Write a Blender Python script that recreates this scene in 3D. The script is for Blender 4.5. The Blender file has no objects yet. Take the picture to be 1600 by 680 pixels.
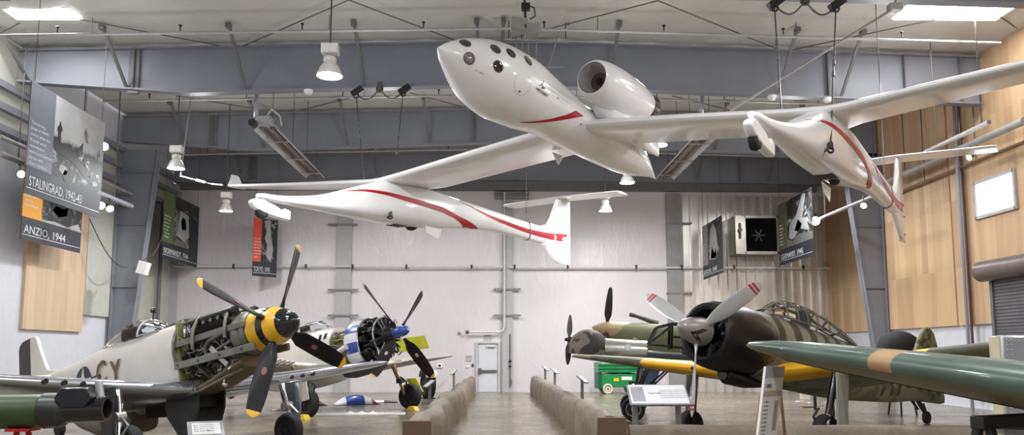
import bpy, bmesh, math, random
import numpy as np
from mathutils import Vector, Matrix
random.seed(7)
R_ = random.Random(11)
SC = bpy.context.scene
COL = SC.collection
PI = math.pi
# ------------------------------------------------------------------ camera geometry
F_ = 1246.0
PITCH = math.atan(F_ / 11150.0)
YAW = math.atan(24 * math.cos(PITCH) / F_)
CY = 553 - F_ * math.tan(PITCH)
EYE = np.array([0, 0, 1.85])
FWD = np.array([math.sin(YAW) * math.cos(PITCH), math.cos(YAW) * math.cos(PITCH), math.sin(PITCH)])
RGT = np.array([math.cos(YAW), -math.sin(YAW), 0.0])
UPV = np.cross(RGT, FWD)
def ray(px, py): return FWD * F_ + RGT * (px - 800) - UPV * (py - CY)
def at_axis(px, py, ax, v):
    r = ray(px, py); return EYE + r * ((v - EYE[ax]) / r[ax])
def atX(px, py, v): return at_axis(px, py, 0, v)
def atY(px, py, v): return at_axis(px, py, 1, v)
def atZ(px, py, v): return at_axis(px, py, 2, v)
class Pose:
    """a body frame: x forward, y to port, z up"""
    def __init__(s, rel, yaw=None, pitch=0, sc=1.0, R=None, roll=0):
        s.sc = sc; s.T = EYE + np.array(rel) * sc
        if R is None:
            yw, pt, rl = math.radians(yaw), math.radians(pitch), math.radians(roll)
            f = np.array([math.cos(yw) * math.cos(pt), math.sin(yw) * math.cos(pt), math.sin(pt)])
            l = np.array([-math.sin(yw), math.cos(yw), 0]); u = np.cross(f, l)
            l, u = l * math.cos(rl) + u * math.sin(rl), u * math.cos(rl) - l * math.sin(rl)
            R = np.stack([f, l, u], 1)
        s.R = R
    def on(s, px, py, ax, c):
        d = s.R.T @ ray(px, py); o = (s.R.T @ (EYE - s.T)) / s.sc
        return o + d * ((c - o[ax]) / d[ax])
    def w(s, b): return s.R @ (np.array(b, float) * s.sc) + s.T
    def b(s, w): return (s.R.T @ (np.array(w, float) - s.T)) / s.sc
    def mat(s, base):
        m = Matrix.Identity(4)
        for i in range(3):
            for j in range(3): m[i][j] = s.R[i, j] * s.sc
        p = s.w(base)
        for i in range(3): m[i][3] = p[i]
        return m
# ------------------------------------------------------------------ materials
MATS = {}
def newmat(name):
    m = bpy.data.materials.new(name); m.use_nodes = True
    nt = m.node_tree; b = nt.nodes['Principled BSDF']
    MATS[name] = m
    return m, nt, b
def N(nt, typ, **kw):
    n = nt.nodes.new(typ)
    for k, v in kw.items():
        if k in n.inputs: n.inputs[k].default_value = v
        else: setattr(n, k, v)
    return n
def ramp(nt, fac, stops, interp='LINEAR'):
    r = N(nt, 'ShaderNodeValToRGB'); r.color_ramp.interpolation = interp
    e = r.color_ramp.elements
    while len(e) < len(stops): e.new(0.5)
    for q, (p, c) in zip(e, stops):
        q.position = p; q.color = (*c, 1) if len(c) == 3 else c
    nt.links.new(fac, r.inputs[0]); return r.outputs[0]
def objco(nt, scale=(1, 1, 1), rot=(0, 0, 0)):
    tc = N(nt, 'ShaderNodeTexCoord'); mp = N(nt, 'ShaderNodeMapping')
    mp.inputs['Scale'].default_value = scale; mp.inputs['Rotation'].default_value = rot
    nt.links.new(tc.outputs['Object'], mp.inputs[0]); return mp.outputs[0]
def noise(nt, co, sc, det=3, rough=.55, dist=0):
    n = N(nt, 'ShaderNodeTexNoise'); n.inputs['Scale'].default_value = sc; n.inputs['Detail'].default_value = det
    n.inputs['Roughness'].default_value = rough; n.inputs['Distortion'].default_value = dist
    nt.links.new(co, n.inputs['Vector']); return n.outputs['Fac']
def bump(nt, b, fac, strength=.2, dist=.02):
    n = N(nt, 'ShaderNodeBump'); n.inputs['Strength'].default_value = strength; n.inputs['Distance'].default_value = dist
    nt.links.new(fac, n.inputs['Height']); nt.links.new(n.outputs[0], b.inputs['Normal'])
def mat(name, col, rough=.5, metal=0, var=.12, vs=3, bmp=0, bs=30, spec=.5, coat=0, scale=(1, 1, 1)):
    if name in MATS: return MATS[name]
    m, nt, b = newmat(name)
    co = objco(nt, scale)
    f = noise(nt, co, vs, 4)
    lo = tuple(max(0, c * (1 - var)) for c in col); hi = tuple(min(1, c * (1 + var)) for c in col)
    nt.links.new(ramp(nt, f, [(.3, lo), (.7, hi)]), b.inputs['Base Color'])
    b.inputs['Roughness'].default_value = rough; b.inputs['Metallic'].default_value = metal
    b.inputs['Specular IOR Level'].default_value = spec; b.inputs['Coat Weight'].default_value = coat
    b.inputs['Coat Roughness'].default_value = .06
    if bmp: bump(nt, b, noise(nt, co, bs, 3), bmp)
    return m
def emit(name, col, s):
    if name in MATS: return MATS[name]
    m, nt, b = newmat(name)
    b.inputs['Base Color'].default_value = (*col, 1)
    b.inputs['Emission Color'].default_value = (*col, 1); b.inputs['Emission Strength'].default_value = s
    return m
def camo(name, cols, sc=1.2, rough=.6, stops=(.45, .58), scale=(1, 1, 1), dist=1.0, bands=False, metal=0):
    if name in MATS: return MATS[name]
    m, nt, b = newmat(name)
    co = objco(nt, scale)
    if bands:
        w = N(nt, 'ShaderNodeTexWave', wave_type='BANDS', bands_direction='X')
        w.inputs['Scale'].default_value = sc; w.inputs['Distortion'].default_value = dist
        w.inputs['Detail'].default_value = 2; w.inputs['Detail Scale'].default_value = 1.3
        nt.links.new(co, w.inputs['Vector']); f = w.outputs['Fac']
    else: f = noise(nt, co, sc, 2, .5, dist)
    st = [(0, cols[0])]
    for i, c in enumerate(cols[1:]): st += [(stops[i] - .012, cols[i]), (stops[i] + .012, c)]
    c1 = ramp(nt, f, st)
    mx = N(nt, 'ShaderNodeMixRGB', blend_type='MULTIPLY'); mx.inputs[0].default_value = .5
    nt.links.new(c1, mx.inputs[1]); nt.links.new(ramp(nt, noise(nt, co, 9, 5), [(.3, (.6, .6, .6)), (.7, (1, 1, 1))]), mx.inputs[2])
    nt.links.new(mx.outputs[0], b.inputs['Base Color'])
    b.inputs['Roughness'].default_value = rough; b.inputs['Metallic'].default_value = metal
    return m
# ------------------------------------------------------------------ mesh builder
def V3(a): return np.array(a, float)
def unit(a): a = V3(a); return a / (np.linalg.norm(a) + 1e-12)
def frame_for(d):
    d = unit(d); h = V3((0, 0, 1)) if abs(d[2]) < .9 else V3((1, 0, 0))
    a = unit(np.cross(h, d)); b = np.cross(d, a); return a, b, d
class MB:
    def __init__(s): s.v = []; s.f = []; s.m = []
    def add(s, vs, fs, mi=0):
        o = len(s.v); s.v += [tuple(map(float, p)) for p in vs]
        for f in fs: s.f.append([i + o for i in f]); s.m.append(mi if not callable(mi) else 0)
        return s
    def box(s, c, d, rot=None, mi=0):
        c = V3(c); d = V3(d) / 2
        P = [V3((x, y, z)) * d for x in (-1, 1) for y in (-1, 1) for z in (-1, 1)]
        if rot is not None: P = [rot @ p for p in P]
        s.add([c + p for p in P], [(0, 1, 3, 2), (4, 6, 7, 5), (0, 4, 5, 1), (2, 3, 7, 6), (0, 2, 6, 4), (1, 5, 7, 3)], mi); return s
    def bar(s, p, q, w, h=None, up=(0, 0, 1), mi=0):
        p, q = V3(p), V3(q); d = unit(q - p); up = V3(up)
        if abs(d @ unit(up)) > .98: up = V3((1, 0, 0))
        a = unit(np.cross(up, d)); b = np.cross(d, a)
        R = np.stack([d, a, b], 1)
        return s.box((p + q) / 2, (np.linalg.norm(q - p), w, h or w), R, mi)
    def loft(s, rings, cap=True, mi=0, closed=True, flip=False, capmi=None):
        o = len(s.v); n = len(rings[0]); k = len(rings)
        for r in rings: s.v += [tuple(map(float, p)) for p in r]
        for i in range(k - 1):
            for j in range(n if closed else n - 1):
                a, b = o + i * n + j, o + i * n + (j + 1) % n
                f = [a, b, b + n, a + n]
                s.f.append(f[::-1] if flip else f); s.m.append(mi(i, j) if callable(mi) else mi)
        if cap and closed:
            c = capmi if capmi is not None else (0 if callable(mi) else mi)
            f0 = [o + j for j in range(n)]; f1 = [o + (k - 1) * n + j for j in range(n)]
            s.f += [f0[::-1], f1] if not flip else [f0, f1[::-1]]; s.m += [c, c]
        return s
    def cyl(s, p, q, r, r2=None, n=16, cap=True, mi=0):
        p, q = V3(p), V3(q); a, b, d = frame_for(q - p); r2 = r if r2 is None else r2
        ring = lambda c, R: [c + (a * math.cos(t) + b * math.sin(t)) * R for t in np.arange(n) * 2 * PI / n]
        return s.loft([ring(p, r), ring(q, r2)], cap, mi)
    def tube(s, pts, r, n=8, cap=True, mi=0):
        pts = [V3(p) for p in pts]; rings = []; a = None
        for i, p in enumerate(pts):
            d = unit(pts[min(i + 1, len(pts) - 1)] - pts[max(i - 1, 0)])
            if a is None: a, b, _ = frame_for(d)
            else: a = unit(a - d * (a @ d)); b = np.cross(d, a)
            rr = r[i] if hasattr(r, '__len__') else r
            rings.append([p + (a * math.cos(t) + b * math.sin(t)) * rr for t in np.arange(n) * 2 * PI / n])
        return s.loft(rings, cap, mi)
    def lathe(s, prof, o=(0, 0, 0), d=(1, 0, 0), n=32, mi=0, cap=True, sq=(1, 1)):
        """prof: (distance along d, radius)"""
        a, b, d = frame_for(d); o = V3(o)
        rings = [[o + d * x + (a * math.cos(t) * sq[0] + b * math.sin(t) * sq[1]) * max(r, 1e-4) for t in np.arange(n) * 2 * PI / n] for x, r in prof]
        return s.loft(rings, cap, mi)
    def sphere(s, c, r, n=16, mi=0, sq=(1, 1, 1)):
        k = n // 2; rings = []
        for i in range(k + 1):
            t = -PI / 2 + PI * i / k
            rings.append([V3(c) + V3((math.cos(a) * math.cos(t) * sq[0], math.sin(a) * math.cos(t) * sq[1], math.sin(t) * sq[2])) * r + V3((0, 0, 0)) for a in np.arange(n) * 2 * PI / n])
        rings[0] = [V3(c) + V3((math.cos(a) * 1e-4, math.sin(a) * 1e-4, -sq[2])) * r for a in np.arange(n) * 2 * PI / n]
        rings[-1] = [V3(c) + V3((math.cos(a) * 1e-4, math.sin(a) * 1e-4, sq[2])) * r for a in np.arange(n) * 2 * PI / n]
        return s.loft(rings, True, mi)
    def torus(s, c, ax, R, r, n=32, k=10, mi=0, a0=0, a1=2 * PI):
        a, b, d = frame_for(ax); c = V3(c); full = abs(a1 - a0 - 2 * PI) < 1e-6
        pts = [c + (a * math.cos(t) + b * math.sin(t)) * R for t in np.linspace(a0, a1, n + 1)]
        rings = []
        for t, p in zip(np.linspace(a0, a1, n + 1), pts):
            e = a * math.cos(t) + b * math.sin(t)
            rings.append([p + (e * math.cos(u) + d * math.sin(u)) * r for u in np.arange(k) * 2 * PI / k])
        return s.loft(rings, not full, mi, flip=True)
    def prism(s, poly, a, b, o=(0, 0, 0), depth=.1, mi=0, side=None):
        """poly (u,v) in the plane (a,b) through o, thickness along a x b, centred"""
        a, b, o = V3(a), V3(b), V3(o); nrm = unit(np.cross(a, b)) * depth / 2
        P = [o + a * u + b * v for u, v in poly]; n = len(P)
        s.add([p - nrm for p in P] + [p + nrm for p in P],
              [list(range(n))[::-1], list(range(n, 2 * n))] + [(i, (i + 1) % n, (i + 1) % n + n, i + n) for i in range(n)], mi)
        return s
    def strip(s, A, B, mi=0):
        n = len(A); s.add(list(A) + list(B), [(i, i + 1, n + i + 1, n + i) for i in range(n - 1)], mi); return s
    def build(s, name, mats, parent=None, smooth=35, off=None, bevel=0, solid=0, kind=None):
        me = bpy.data.meshes.new(name)
        me.from_pydata(s.v, [], s.f)
        for x in (mats if isinstance(mats, (list, tuple)) else [mats]): me.materials.append(x)
        if any(s.m): me.polygons.foreach_set('material_index', s.m)
        bm = bmesh.new(); bm.from_mesh(me)
        bmesh.ops.remove_doubles(bm, verts=bm.verts, dist=1e-5)
        if not solid: bmesh.ops.recalc_face_normals(bm, faces=bm.faces)
        bm.to_mesh(me); bm.free()
        if smooth:
            me.polygons.foreach_set('use_smooth', [True] * len(me.polygons))
            me.set_sharp_from_angle(angle=math.radians(smooth))
        o = bpy.data.objects.new(name, me); COL.objects.link(o)
        if parent is not None: o.parent = parent
        if off is not None: o.location = off
        if bevel:
            md = o.modifiers.new('bevel', 'BEVEL'); md.width = bevel; md.segments = 2; md.limit_method = 'ANGLE'
        if solid:
            md = o.modifiers.new('solid', 'SOLIDIFY'); md.thickness = solid; md.offset = 0
        if kind: o['kind'] = kind
        return o
def tag(o, label, cat, group=None):
    o['label'] = label; o['category'] = cat
    if group: o['group'] = group
    return o
def thing(name, label, cat, M=None, group=None):
    o = bpy.data.objects.new(name, None); COL.objects.link(o); o.empty_display_size = .2
    if M is not None: o.matrix_world = M if isinstance(M, Matrix) else Matrix.Translation(M)
    return tag(o, label, cat, group)
def struct(mb, name, m, **k): return mb.build(name, m, kind='structure', **k)
def copy_tree(o, parent=None):
    c = o.copy(); COL.objects.link(c)
    if parent is not None: c.parent = parent
    for ch in o.children: copy_tree(ch, c)
    return c
def lettering(txt, o, xdir, ydir, size, m, parent=None, name='lettering', ext=.002, align='LEFT', sx=1.0, spacing=1.0, local=True, bold=0):
    """flat extruded text; o origin (left baseline), xdir reading direction, ydir up"""
    cu = bpy.data.curves.new(name, 'FONT'); cu.body = txt; cu.size = size; cu.extrude = ext; cu.align_x = align
    cu.resolution_u = 2; cu.offset = bold; cu.space_line = spacing
    cu.materials.append(m)
    tmp = bpy.data.objects.new(name + '_tmp', cu); COL.objects.link(tmp)
    me = bpy.data.meshes.new_from_object(tmp.evaluated_get(bpy.context.evaluated_depsgraph_get()))
    bpy.data.objects.remove(tmp); bpy.data.curves.remove(cu)
    if not me.materials: me.materials.append(m)
    ob = bpy.data.objects.new(name, me); COL.objects.link(ob)
    x = unit(xdir); z = unit(np.cross(x, V3(ydir))); y = np.cross(z, x)
    M = Matrix(((x[0] * sx, y[0], z[0], o[0]), (x[1] * sx, y[1], z[1], o[1]), (x[2] * sx, y[2], z[2], o[2]), (0, 0, 0, 1)))
    if parent is not None: ob.parent = parent
    ob.matrix_local = M
    return ob
def catmull(xs, ys, t): return float(np.interp(t, xs, ys))
def smooth_interp(xs, ys, t):
    """monotone-ish cubic through the points (xs increasing)"""
    xs = np.array(xs, float); ys = np.array(ys, float)
    m = np.gradient(ys, xs); i = int(np.clip(np.searchsorted(xs, t) - 1, 0, len(xs) - 2))
    h = xs[i + 1] - xs[i]; u = min(max((t - xs[i]) / h, 0), 1)
    d = (ys[i + 1] - ys[i]) / h
    m0, m1 = m[i], m[i + 1]
    lim = 3 * abs(d); m0 = max(-lim, min(lim, m0)); m1 = max(-lim, min(lim, m1))
    if m0 * d < 0: m0 = 0
    if m1 * d < 0: m1 = 0
    return (2 * u**3 - 3 * u * u + 1) * ys[i] + (u**3 - 2 * u * u + u) * h * m0 + (-2 * u**3 + 3 * u * u) * ys[i + 1] + (u**3 - u * u) * h * m1
def superell(x, yc, zc, ry, rt, rb, e=2.2, n=40):
    out = []
    for t in np.arange(n) * 2 * PI / n:
        c, s_ = math.cos(t), math.sin(t)
        y = math.copysign(abs(c) ** (2 / e), c) * ry
        z = math.copysign(abs(s_) ** (2 / e), s_) * (rt if s_ > 0 else rb)
        out.append((x, yc + y, zc + z))
    return out
class Body:
    """lofted fuselage: stations (x, half width, z top, z bottom, z widest)"""
    def __init__(s, st, yc=0, e=2.2):
        st = sorted(st); s.st = np.array(st, float); s.yc = yc; s.e = e
    def sec(s, x):
        X = s.st[:, 0]
        return tuple(smooth_interp(X, s.st[:, k], x) for k in (1, 2, 3, 4))
    def ring(s, x, n=40):
        w, t, b, c = s.sec(x); return superell(x, s.yc, c, max(w, .004), max(t - c, .004), max(c - b, .004), s.e, n)
    def mesh(s, k=50, n=40, x0=None, x1=None, mi=0, cap=True):
        X = s.st[:, 0]; x0 = X[0] if x0 is None else x0; x1 = X[-1] if x1 is None else x1
        xs = sorted(set([float(v) for v in np.linspace(x0, x1, k)]))
        return MB().loft([s.ring(x, n) for x in xs], cap, mi)
    def side(s, x, z, sgn, eps=.006):
        w, t, b, c = s.sec(x); r = (t - c) if z > c else (c - b)
        q = min(abs(z - c) / max(r, 1e-4), .9995)
        return V3((x, s.yc + sgn * (w * (1 - q ** s.e) ** (1 / s.e) + eps), z))
    def band(s, xs, lo, hi, sgn, mi=0, k=5, eps=.006, mb=None):
        mb = mb or MB()
        rows = [[s.side(x, l + (h - l) * j / k, sgn, eps) for x, l, h in zip(xs, lo, hi)] for j in range(k + 1)]
        for a, b in zip(rows, rows[1:]): mb.strip(a, b, mi)
        return mb
    def panel(s, poly, sgn, mb=None, eps=.006, mi=0, k=4, m=4):
        mb = mb or MB(); c = np.mean(np.array(poly, float), 0); E = []
        for a, b in zip(poly, list(poly[1:]) + [poly[0]]):
            q = m if len(poly) < 12 else 1
            E += [V3(a) + (V3(b) - V3(a)) * u / q for u in range(q)]
        rows = [[s.side(*(c + (p - c) * max(t / k, .001)), sgn, eps) for p in E] for t in range(k + 1)]
        mb.loft(rows, False, mi); return mb
def airfoil(n=14, t=.13, camber=.02):
    xs = [(1 - math.cos(PI * i / n)) / 2 for i in range(n + 1)]
    th = lambda x: 5 * t * (.2969 * math.sqrt(x) - .126 * x - .3516 * x * x + .2843 * x**3 - .1036 * x**4)
    cam = lambda x: camber * 4 * x * (1 - x)
    up = [(x, cam(x) + th(x)) for x in xs]; lo = [(x, cam(x) - th(x)) for x in xs]
    return up[::-1] + lo[1:-1]
def wing(secs, mi=0, mb=None, n=14, camber=.02, sub=1, cap=True, vert=False):
    """secs: (x_le, y, z, chord, thickness ratio, twist deg); chord runs towards -x"""
    mb = mb or MB(); rings = []
    S_ = [V3(q) for q in secs]; L = []
    for a, b in zip(S_, S_[1:]): L += [a + (b - a) * i / sub for i in range(sub)]
    L.append(S_[-1])
    for xl, y, z, c, t, tw in L:
        ct, st = math.cos(math.radians(tw)), math.sin(math.radians(tw)); r = []
        for u, v in airfoil(n, t, camber):
            dx, dz = -u * c, v * c
            dx, dz = dx * ct - dz * st, dx * st + dz * ct
            r.append((xl + dx, y, z + dz) if not vert else (xl + dx, y + dz, z))
        rings.append(r)
    return mb.loft(rings, cap, mi)
def blade(mb, hub, rd, ax, L, chord, pitch, r0=.12, mi=0, tip=None, tipmi=1, thick=.09, root_r=.05, cuff=None, bands=()):
    """propeller blade from hub along rd, rotation axis ax; chord(t) list of (t, chord)"""
    rd, ax, hub = unit(rd), unit(ax), V3(hub); tang = np.cross(ax, rd)
    ts = sorted(set(list(np.linspace(r0 / L, .93, 15)) + [.955, .975, .99, 1.0] + ([tip - .002, tip] if tip else []) + [b for q in bands for b in q]))
    T, Cc = [q[0] for q in chord], [q[1] for q in chord]; rings = []
    for t in ts:
        c = smooth_interp(T, Cc, t); pa = math.radians(pitch[0] + (pitch[1] - pitch[0]) * t)
        cd = tang * math.cos(pa) + ax * math.sin(pa); nd = np.cross(rd, cd)
        tk = thick * (1 - .75 * t) + .012
        k = max(0, 1 - (t - r0 / L) / .16) if root_r else 0
        ring = []
        for u in np.arange(16) * 2 * PI / 16:
            e = cd * math.cos(u) * c / 2 + nd * math.sin(u) * c * tk / 1.2
            q = (cd * math.cos(u) + nd * math.sin(u)) * root_r
            ring.append(hub + rd * L * t + e * (1 - k) + q * k)
        rings.append(ring)
    def f(i, j):
        t = (ts[i] + ts[i + 1]) / 2
        if tip and t > tip: return tipmi
        for q in bands:
            if q[0] <= t <= q[1]: return tipmi
        return mi
    return mb.loft(rings, True, f, capmi=None)
def wheel_parts(parent, c, ax, r, w, tyre, rim, name='wheel', off=None, hub=None, cover=False):
    """tyre with a rim as sub-part; ax is the axle direction"""
    ax = unit(ax); h = w / 2
    prof = [(-h * .55, r * .62), (-h * .9, r * .72), (-h, r * .84), (-h * .85, r * .94), (-h * .45, r * .995), (-h * .2, r), (h * .2, r), (h * .45, r * .995), (h * .85, r * .94), (h, r * .84), (h * .9, r * .72), (h * .55, r * .62)]
    t = MB().lathe(prof, c, ax, 40).build(name, tyre, parent, off=off)
    m = MB()
    for sg in (-1, 1):
        m.lathe([(sg * h * .3, r * .62), (sg * h * .62, r * .63), (sg * h * .62, r * .56), (sg * h * .35, r * .5), (sg * h * .35, r * .2), (sg * h * .75, r * .16), (sg * h * .75, .001)], c, ax, 32)
        a, b, d = frame_for(ax)
        for k in range(8):
            e = a * math.cos(k * PI / 4) + b * math.sin(k * PI / 4)
            m.bar(V3(c) + d * sg * h * .42 + e * r * .18, V3(c) + d * sg * h * .42 + e * r * .53, r * .07, h * .2, up=d)
    m.build('wheel_rim', rim, t)
    return t
def srgb(r, g, b):
    f = lambda c: (c / 255 / 12.92) if c / 255 <= .04045 else ((c / 255 + .055) / 1.055) ** 2.4
    return (f(r), f(g), f(b))
YB, XL, XR, YF = 39.1, -15.9, 16.4, -6.0      # back wall, left wall, right wall, wall behind the viewer
FR = [18.75, 25.8, 33.2]                       # steel frames
# --- camera
cam = bpy.data.cameras.new('camera'); co_ = bpy.data.objects.new('camera', cam); COL.objects.link(co_)
cam.sensor_width = 36; cam.lens = F_ / 1600 * 36; cam.shift_y = (CY - 340) / 1600; cam.clip_end = 300
M = Matrix.Identity(4)
for i in range(3): M[i][0], M[i][1], M[i][2], M[i][3] = RGT[i], UPV[i], -FWD[i], EYE[i]
co_.matrix_world = M; SC.camera = co_
# --- materials
def floor_mat():
    m, nt, b = newmat('polished_concrete')
    co = objco(nt)
    c = ramp(nt, noise(nt, co, .35, 6, .6, .4), [(.3, srgb(106, 98, 83)), (.55, srgb(126, 118, 102)), (.75, srgb(140, 132, 116))])
    mx = N(nt, 'ShaderNodeMixRGB', blend_type='MULTIPLY'); mx.inputs[0].default_value = .35
    nt.links.new(c, mx.inputs[1]); nt.links.new(ramp(nt, noise(nt, co, 3, 6), [(.3, (.55, .55, .55)), (.65, (1, 1, 1))]), mx.inputs[2])
    nt.links.new(mx.outputs[0], b.inputs['Base Color'])
    nt.links.new(ramp(nt, noise(nt, co, 1.2, 5), [(.3, (.16, .16, .16)), (.7, (.34, .34, .34))]), b.inputs['Roughness'])
    bump(nt, b, noise(nt, co, .8, 3), .05, .02); b.inputs['Specular IOR Level'].default_value = .4
    return m
def sheet_mat(name, col, rough, strength):
    m, nt, b = newmat(name)
    co = objco(nt, (1, 1, .35)); co2 = objco(nt)
    nt.links.new(ramp(nt, noise(nt, co2, .5, 4), [(.3, tuple(c * .93 for c in col)), (.7, col)]), b.inputs['Base Color'])
    b.inputs['Roughness'].default_value = rough
    bump(nt, b, noise(nt, co, 1.6, 5, .6, 1.5), strength, .12)
    return m
def ply_mat(name, a, bcol, axis='Y'):
    m, nt, b = newmat(name)
    tc = N(nt, 'ShaderNodeTexCoord'); sp = N(nt, 'ShaderNodeSeparateXYZ'); nt.links.new(tc.outputs['Object'], sp.inputs[0])
    cb = N(nt, 'ShaderNodeCombineXYZ'); nt.links.new(sp.outputs[axis], cb.inputs[0]); nt.links.new(sp.outputs['Z'], cb.inputs[1])
    br = N(nt, 'ShaderNodeTexBrick'); br.offset = 0.0; br.squash = 1
    br.inputs['Scale'].default_value = 1; br.inputs['Brick Width'].default_value = .42; br.inputs['Row Height'].default_value = 2.44
    br.inputs['Mortar Size'].default_value = .003; br.inputs['Bias'].default_value = 0
    br.inputs['Color1'].default_value = (*a, 1); br.inputs['Color2'].default_value = (*bcol, 1)
    br.inputs['Mortar'].default_value = (*[c * .88 for c in a], 1)
    nt.links.new(cb.outputs[0], br.inputs['Vector'])
    co = objco(nt, (1.6, 1.6, .12))
    mx = N(nt, 'ShaderNodeMixRGB', blend_type='MULTIPLY'); mx.inputs[0].default_value = .55
    nt.links.new(br.outputs['Color'], mx.inputs[1])
    nt.links.new(ramp(nt, noise(nt, co, 1.6, 6, .6, 1.2), [(.3, (.78, .73, .68)), (.65, (1, 1, 1))]), mx.inputs[2])
    nt.links.new(mx.outputs[0], b.inputs['Base Color']); b.inputs['Roughness'].default_value = .6
    return m
FLOOR = floor_mat()
BACK = sheet_mat('white_sheeting', srgb(214, 208, 210), .3, .3)
WHITE_W = mat('white_wall_paint', srgb(204, 205, 212), .6, var=.04)
PLYR = ply_mat('plywood_warm', srgb(208, 178, 140), srgb(186, 152, 120))
PLYL = ply_mat('plywood_pale', srgb(210, 186, 158), srgb(198, 172, 144))
CEIL = sheet_mat('ceiling_liner', srgb(198, 196, 190), .55, .4)
STEEL = mat('grey_steel_paint', srgb(128, 131, 140), .45, var=.06, vs=1)
STEELD = mat('dark_grey_steel', srgb(104, 102, 104), .5, var=.08)
GALV = mat('galvanised', srgb(176, 176, 178), .4, .6, var=.1)
WHITE = mat('white_enamel', srgb(235, 234, 232), .35, var=.02)
BLACK = mat('black_plastic', srgb(24, 24, 26), .45, var=.2)
CABLE = mat('steel_cable', srgb(96, 92, 92), .45, .7)
CABLEL = mat('bright_steel_cable', srgb(170, 168, 166), .4, .6)
RUBBER = mat('black_rubber', srgb(30, 29, 30), .75, var=.25, vs=12)
CHROME = mat('polished_metal', srgb(225, 226, 230), .12, 1, var=.03)
LAMP = emit('lamp_glow', (1, .96, .9), 14)
# --- shell
def zc(x): return 12.4 - .026 * abs(x - .4)
def zbm(x): return 10.78 - .036 * abs(x - .1) + (.1 * max(0, -x - 10.2))
mb = MB(); mb.add([(XL, YF, 0), (XR, YF, 0), (XR, YB, 0), (XL, YB, 0)], [(0, 1, 2, 3)]); struct(mb, 'floor', FLOOR)
mb = MB()
ys = np.arange(YF, YB + .01, (YB - YF) / 3)
xsr = np.linspace(XL, XR, 150)
prof = [(x, zc(x) - .05 * abs(math.sin(PI * (x - XL) / 1.5)) ** .5) for x in xsr]
mb.add([(x, y, z + .05) for y in (YF, YB) for x, z in prof], [(i, i + 1, i + 151, i + 150) for i in range(149)]); struct(mb, 'ceiling', CEIL, smooth=0)
HW = 12.6
mb = MB(); mb.box(((XL + XR) / 2, YB + .1, HW / 2), (XR - XL, .2, HW)); struct(mb, 'wall_back', BACK)
mb = MB(); mb.box(((XL + XR) / 2, YF - .1, HW / 2), (XR - XL, .2, HW)); struct(mb, 'wall_front', WHITE_W)
GREYW = mat('grey_green_wall', srgb(186, 186, 176), .6, var=.05)
# left wall: white below, panels above
def wallstrip(name, X, sgn, y0, y1, z0, z1, m, t=.12):
    mb = MB(); mb.box((X - sgn * t / 2, (y0 + y1) / 2, (z0 + z1) / 2), (t, y1 - y0, z1 - z0)); return struct(mb, name, m)
mb = MB(); mb.box((XL - .2, (YF + YB) / 2, HW / 2), (.16, YB - YF, HW)); struct(mb, 'wall_left', WHITE_W)
zw = 2.68
wallstrip('wall_left_plywood', XL, 1, 27.1, 31.0, zw, 10.2, PLYL)
wallstrip('wall_left_grey', XL, 1, 31.05, YB, 3.35, 10.2, GREYW)
wallstrip('wall_left_grey.001', XL, 1, YF, 27.0, 9.0, 12, GREYW)
mb = MB()
for z_ in (9.0, 9.7, 10.4): mb.box((XL + .12, 16, z_), (.16, 46, .22))
struct(mb, 'trim_1', STEEL)
mb = MB(); mb.box((XR + .2, (YF + YB) / 2, HW / 2), (.16, YB - YF, HW)); struct(mb, 'wall_right', WHITE_W)
wallstrip('wall_right_plywood', XR, -1, 28.15, YB, 2.85, 12, PLYR)
wallstrip('wall_right_plywood.001', XR, -1, YF, 28.05, 2.85, 12, PLYR)
# --- steel frames
def rafter(Y, zb, zt, name):
    mb = MB(); tw = .34
    xs = np.linspace(XL + .1, XR - .1, 41)
    for lo, hi, w in ((lambda x: zb(x) - .03, lambda x: zb(x) + .03, tw), (lambda x: zb(x), lambda x: zt(x), .05), (lambda x: zt(x) - .03, lambda x: zt(x) + .03, tw)):
        rings = [[(x, Y - w / 2, lo(x)), (x, Y + w / 2, lo(x)), (x, Y + w / 2, hi(x)), (x, Y - w / 2, hi(x))] for x in xs]
        mb.loft(rings)
    o = struct(mb, name, STEEL)
    k = MB()
    for x in ([-12, 11.1, 13.7, 15.6] if Y < 30 else [-12, 12, -1]): k.box((x, Y - .1, (zb(x) + zt(x)) / 2), (.05, .16, zt(x) - zb(x)))
    for x in (-12,): k.box((x, Y - .05, (zb(x) + zt(x)) / 2 - .05), (.34, .12, zt(x) - zb(x) + .2))
    k.build('beam_stiffener', STEELD, o)
    return o
for i, Y in enumerate(FR):
    zb = zbm if i else (lambda x: 10.78 - .022 * abs(x - .1))
    rafter(Y, zb, lambda x: zc(x) - .16, 'roof_beam' if i == 0 else 'roof_beam.%03d' % i)
rafter(YB - .5, lambda x: 10.4 - .012 * abs(x - .4), lambda x: 11.75 - .02 * abs(x - .4), 'roof_beam.003')
mb = MB(); mb.box((.2, YB - .18, 10.12), (31.5, .3, .46)); struct(mb, 'trim_2', STEELD)  # dark channel, its colour also carries the shadow along the wall top
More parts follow.
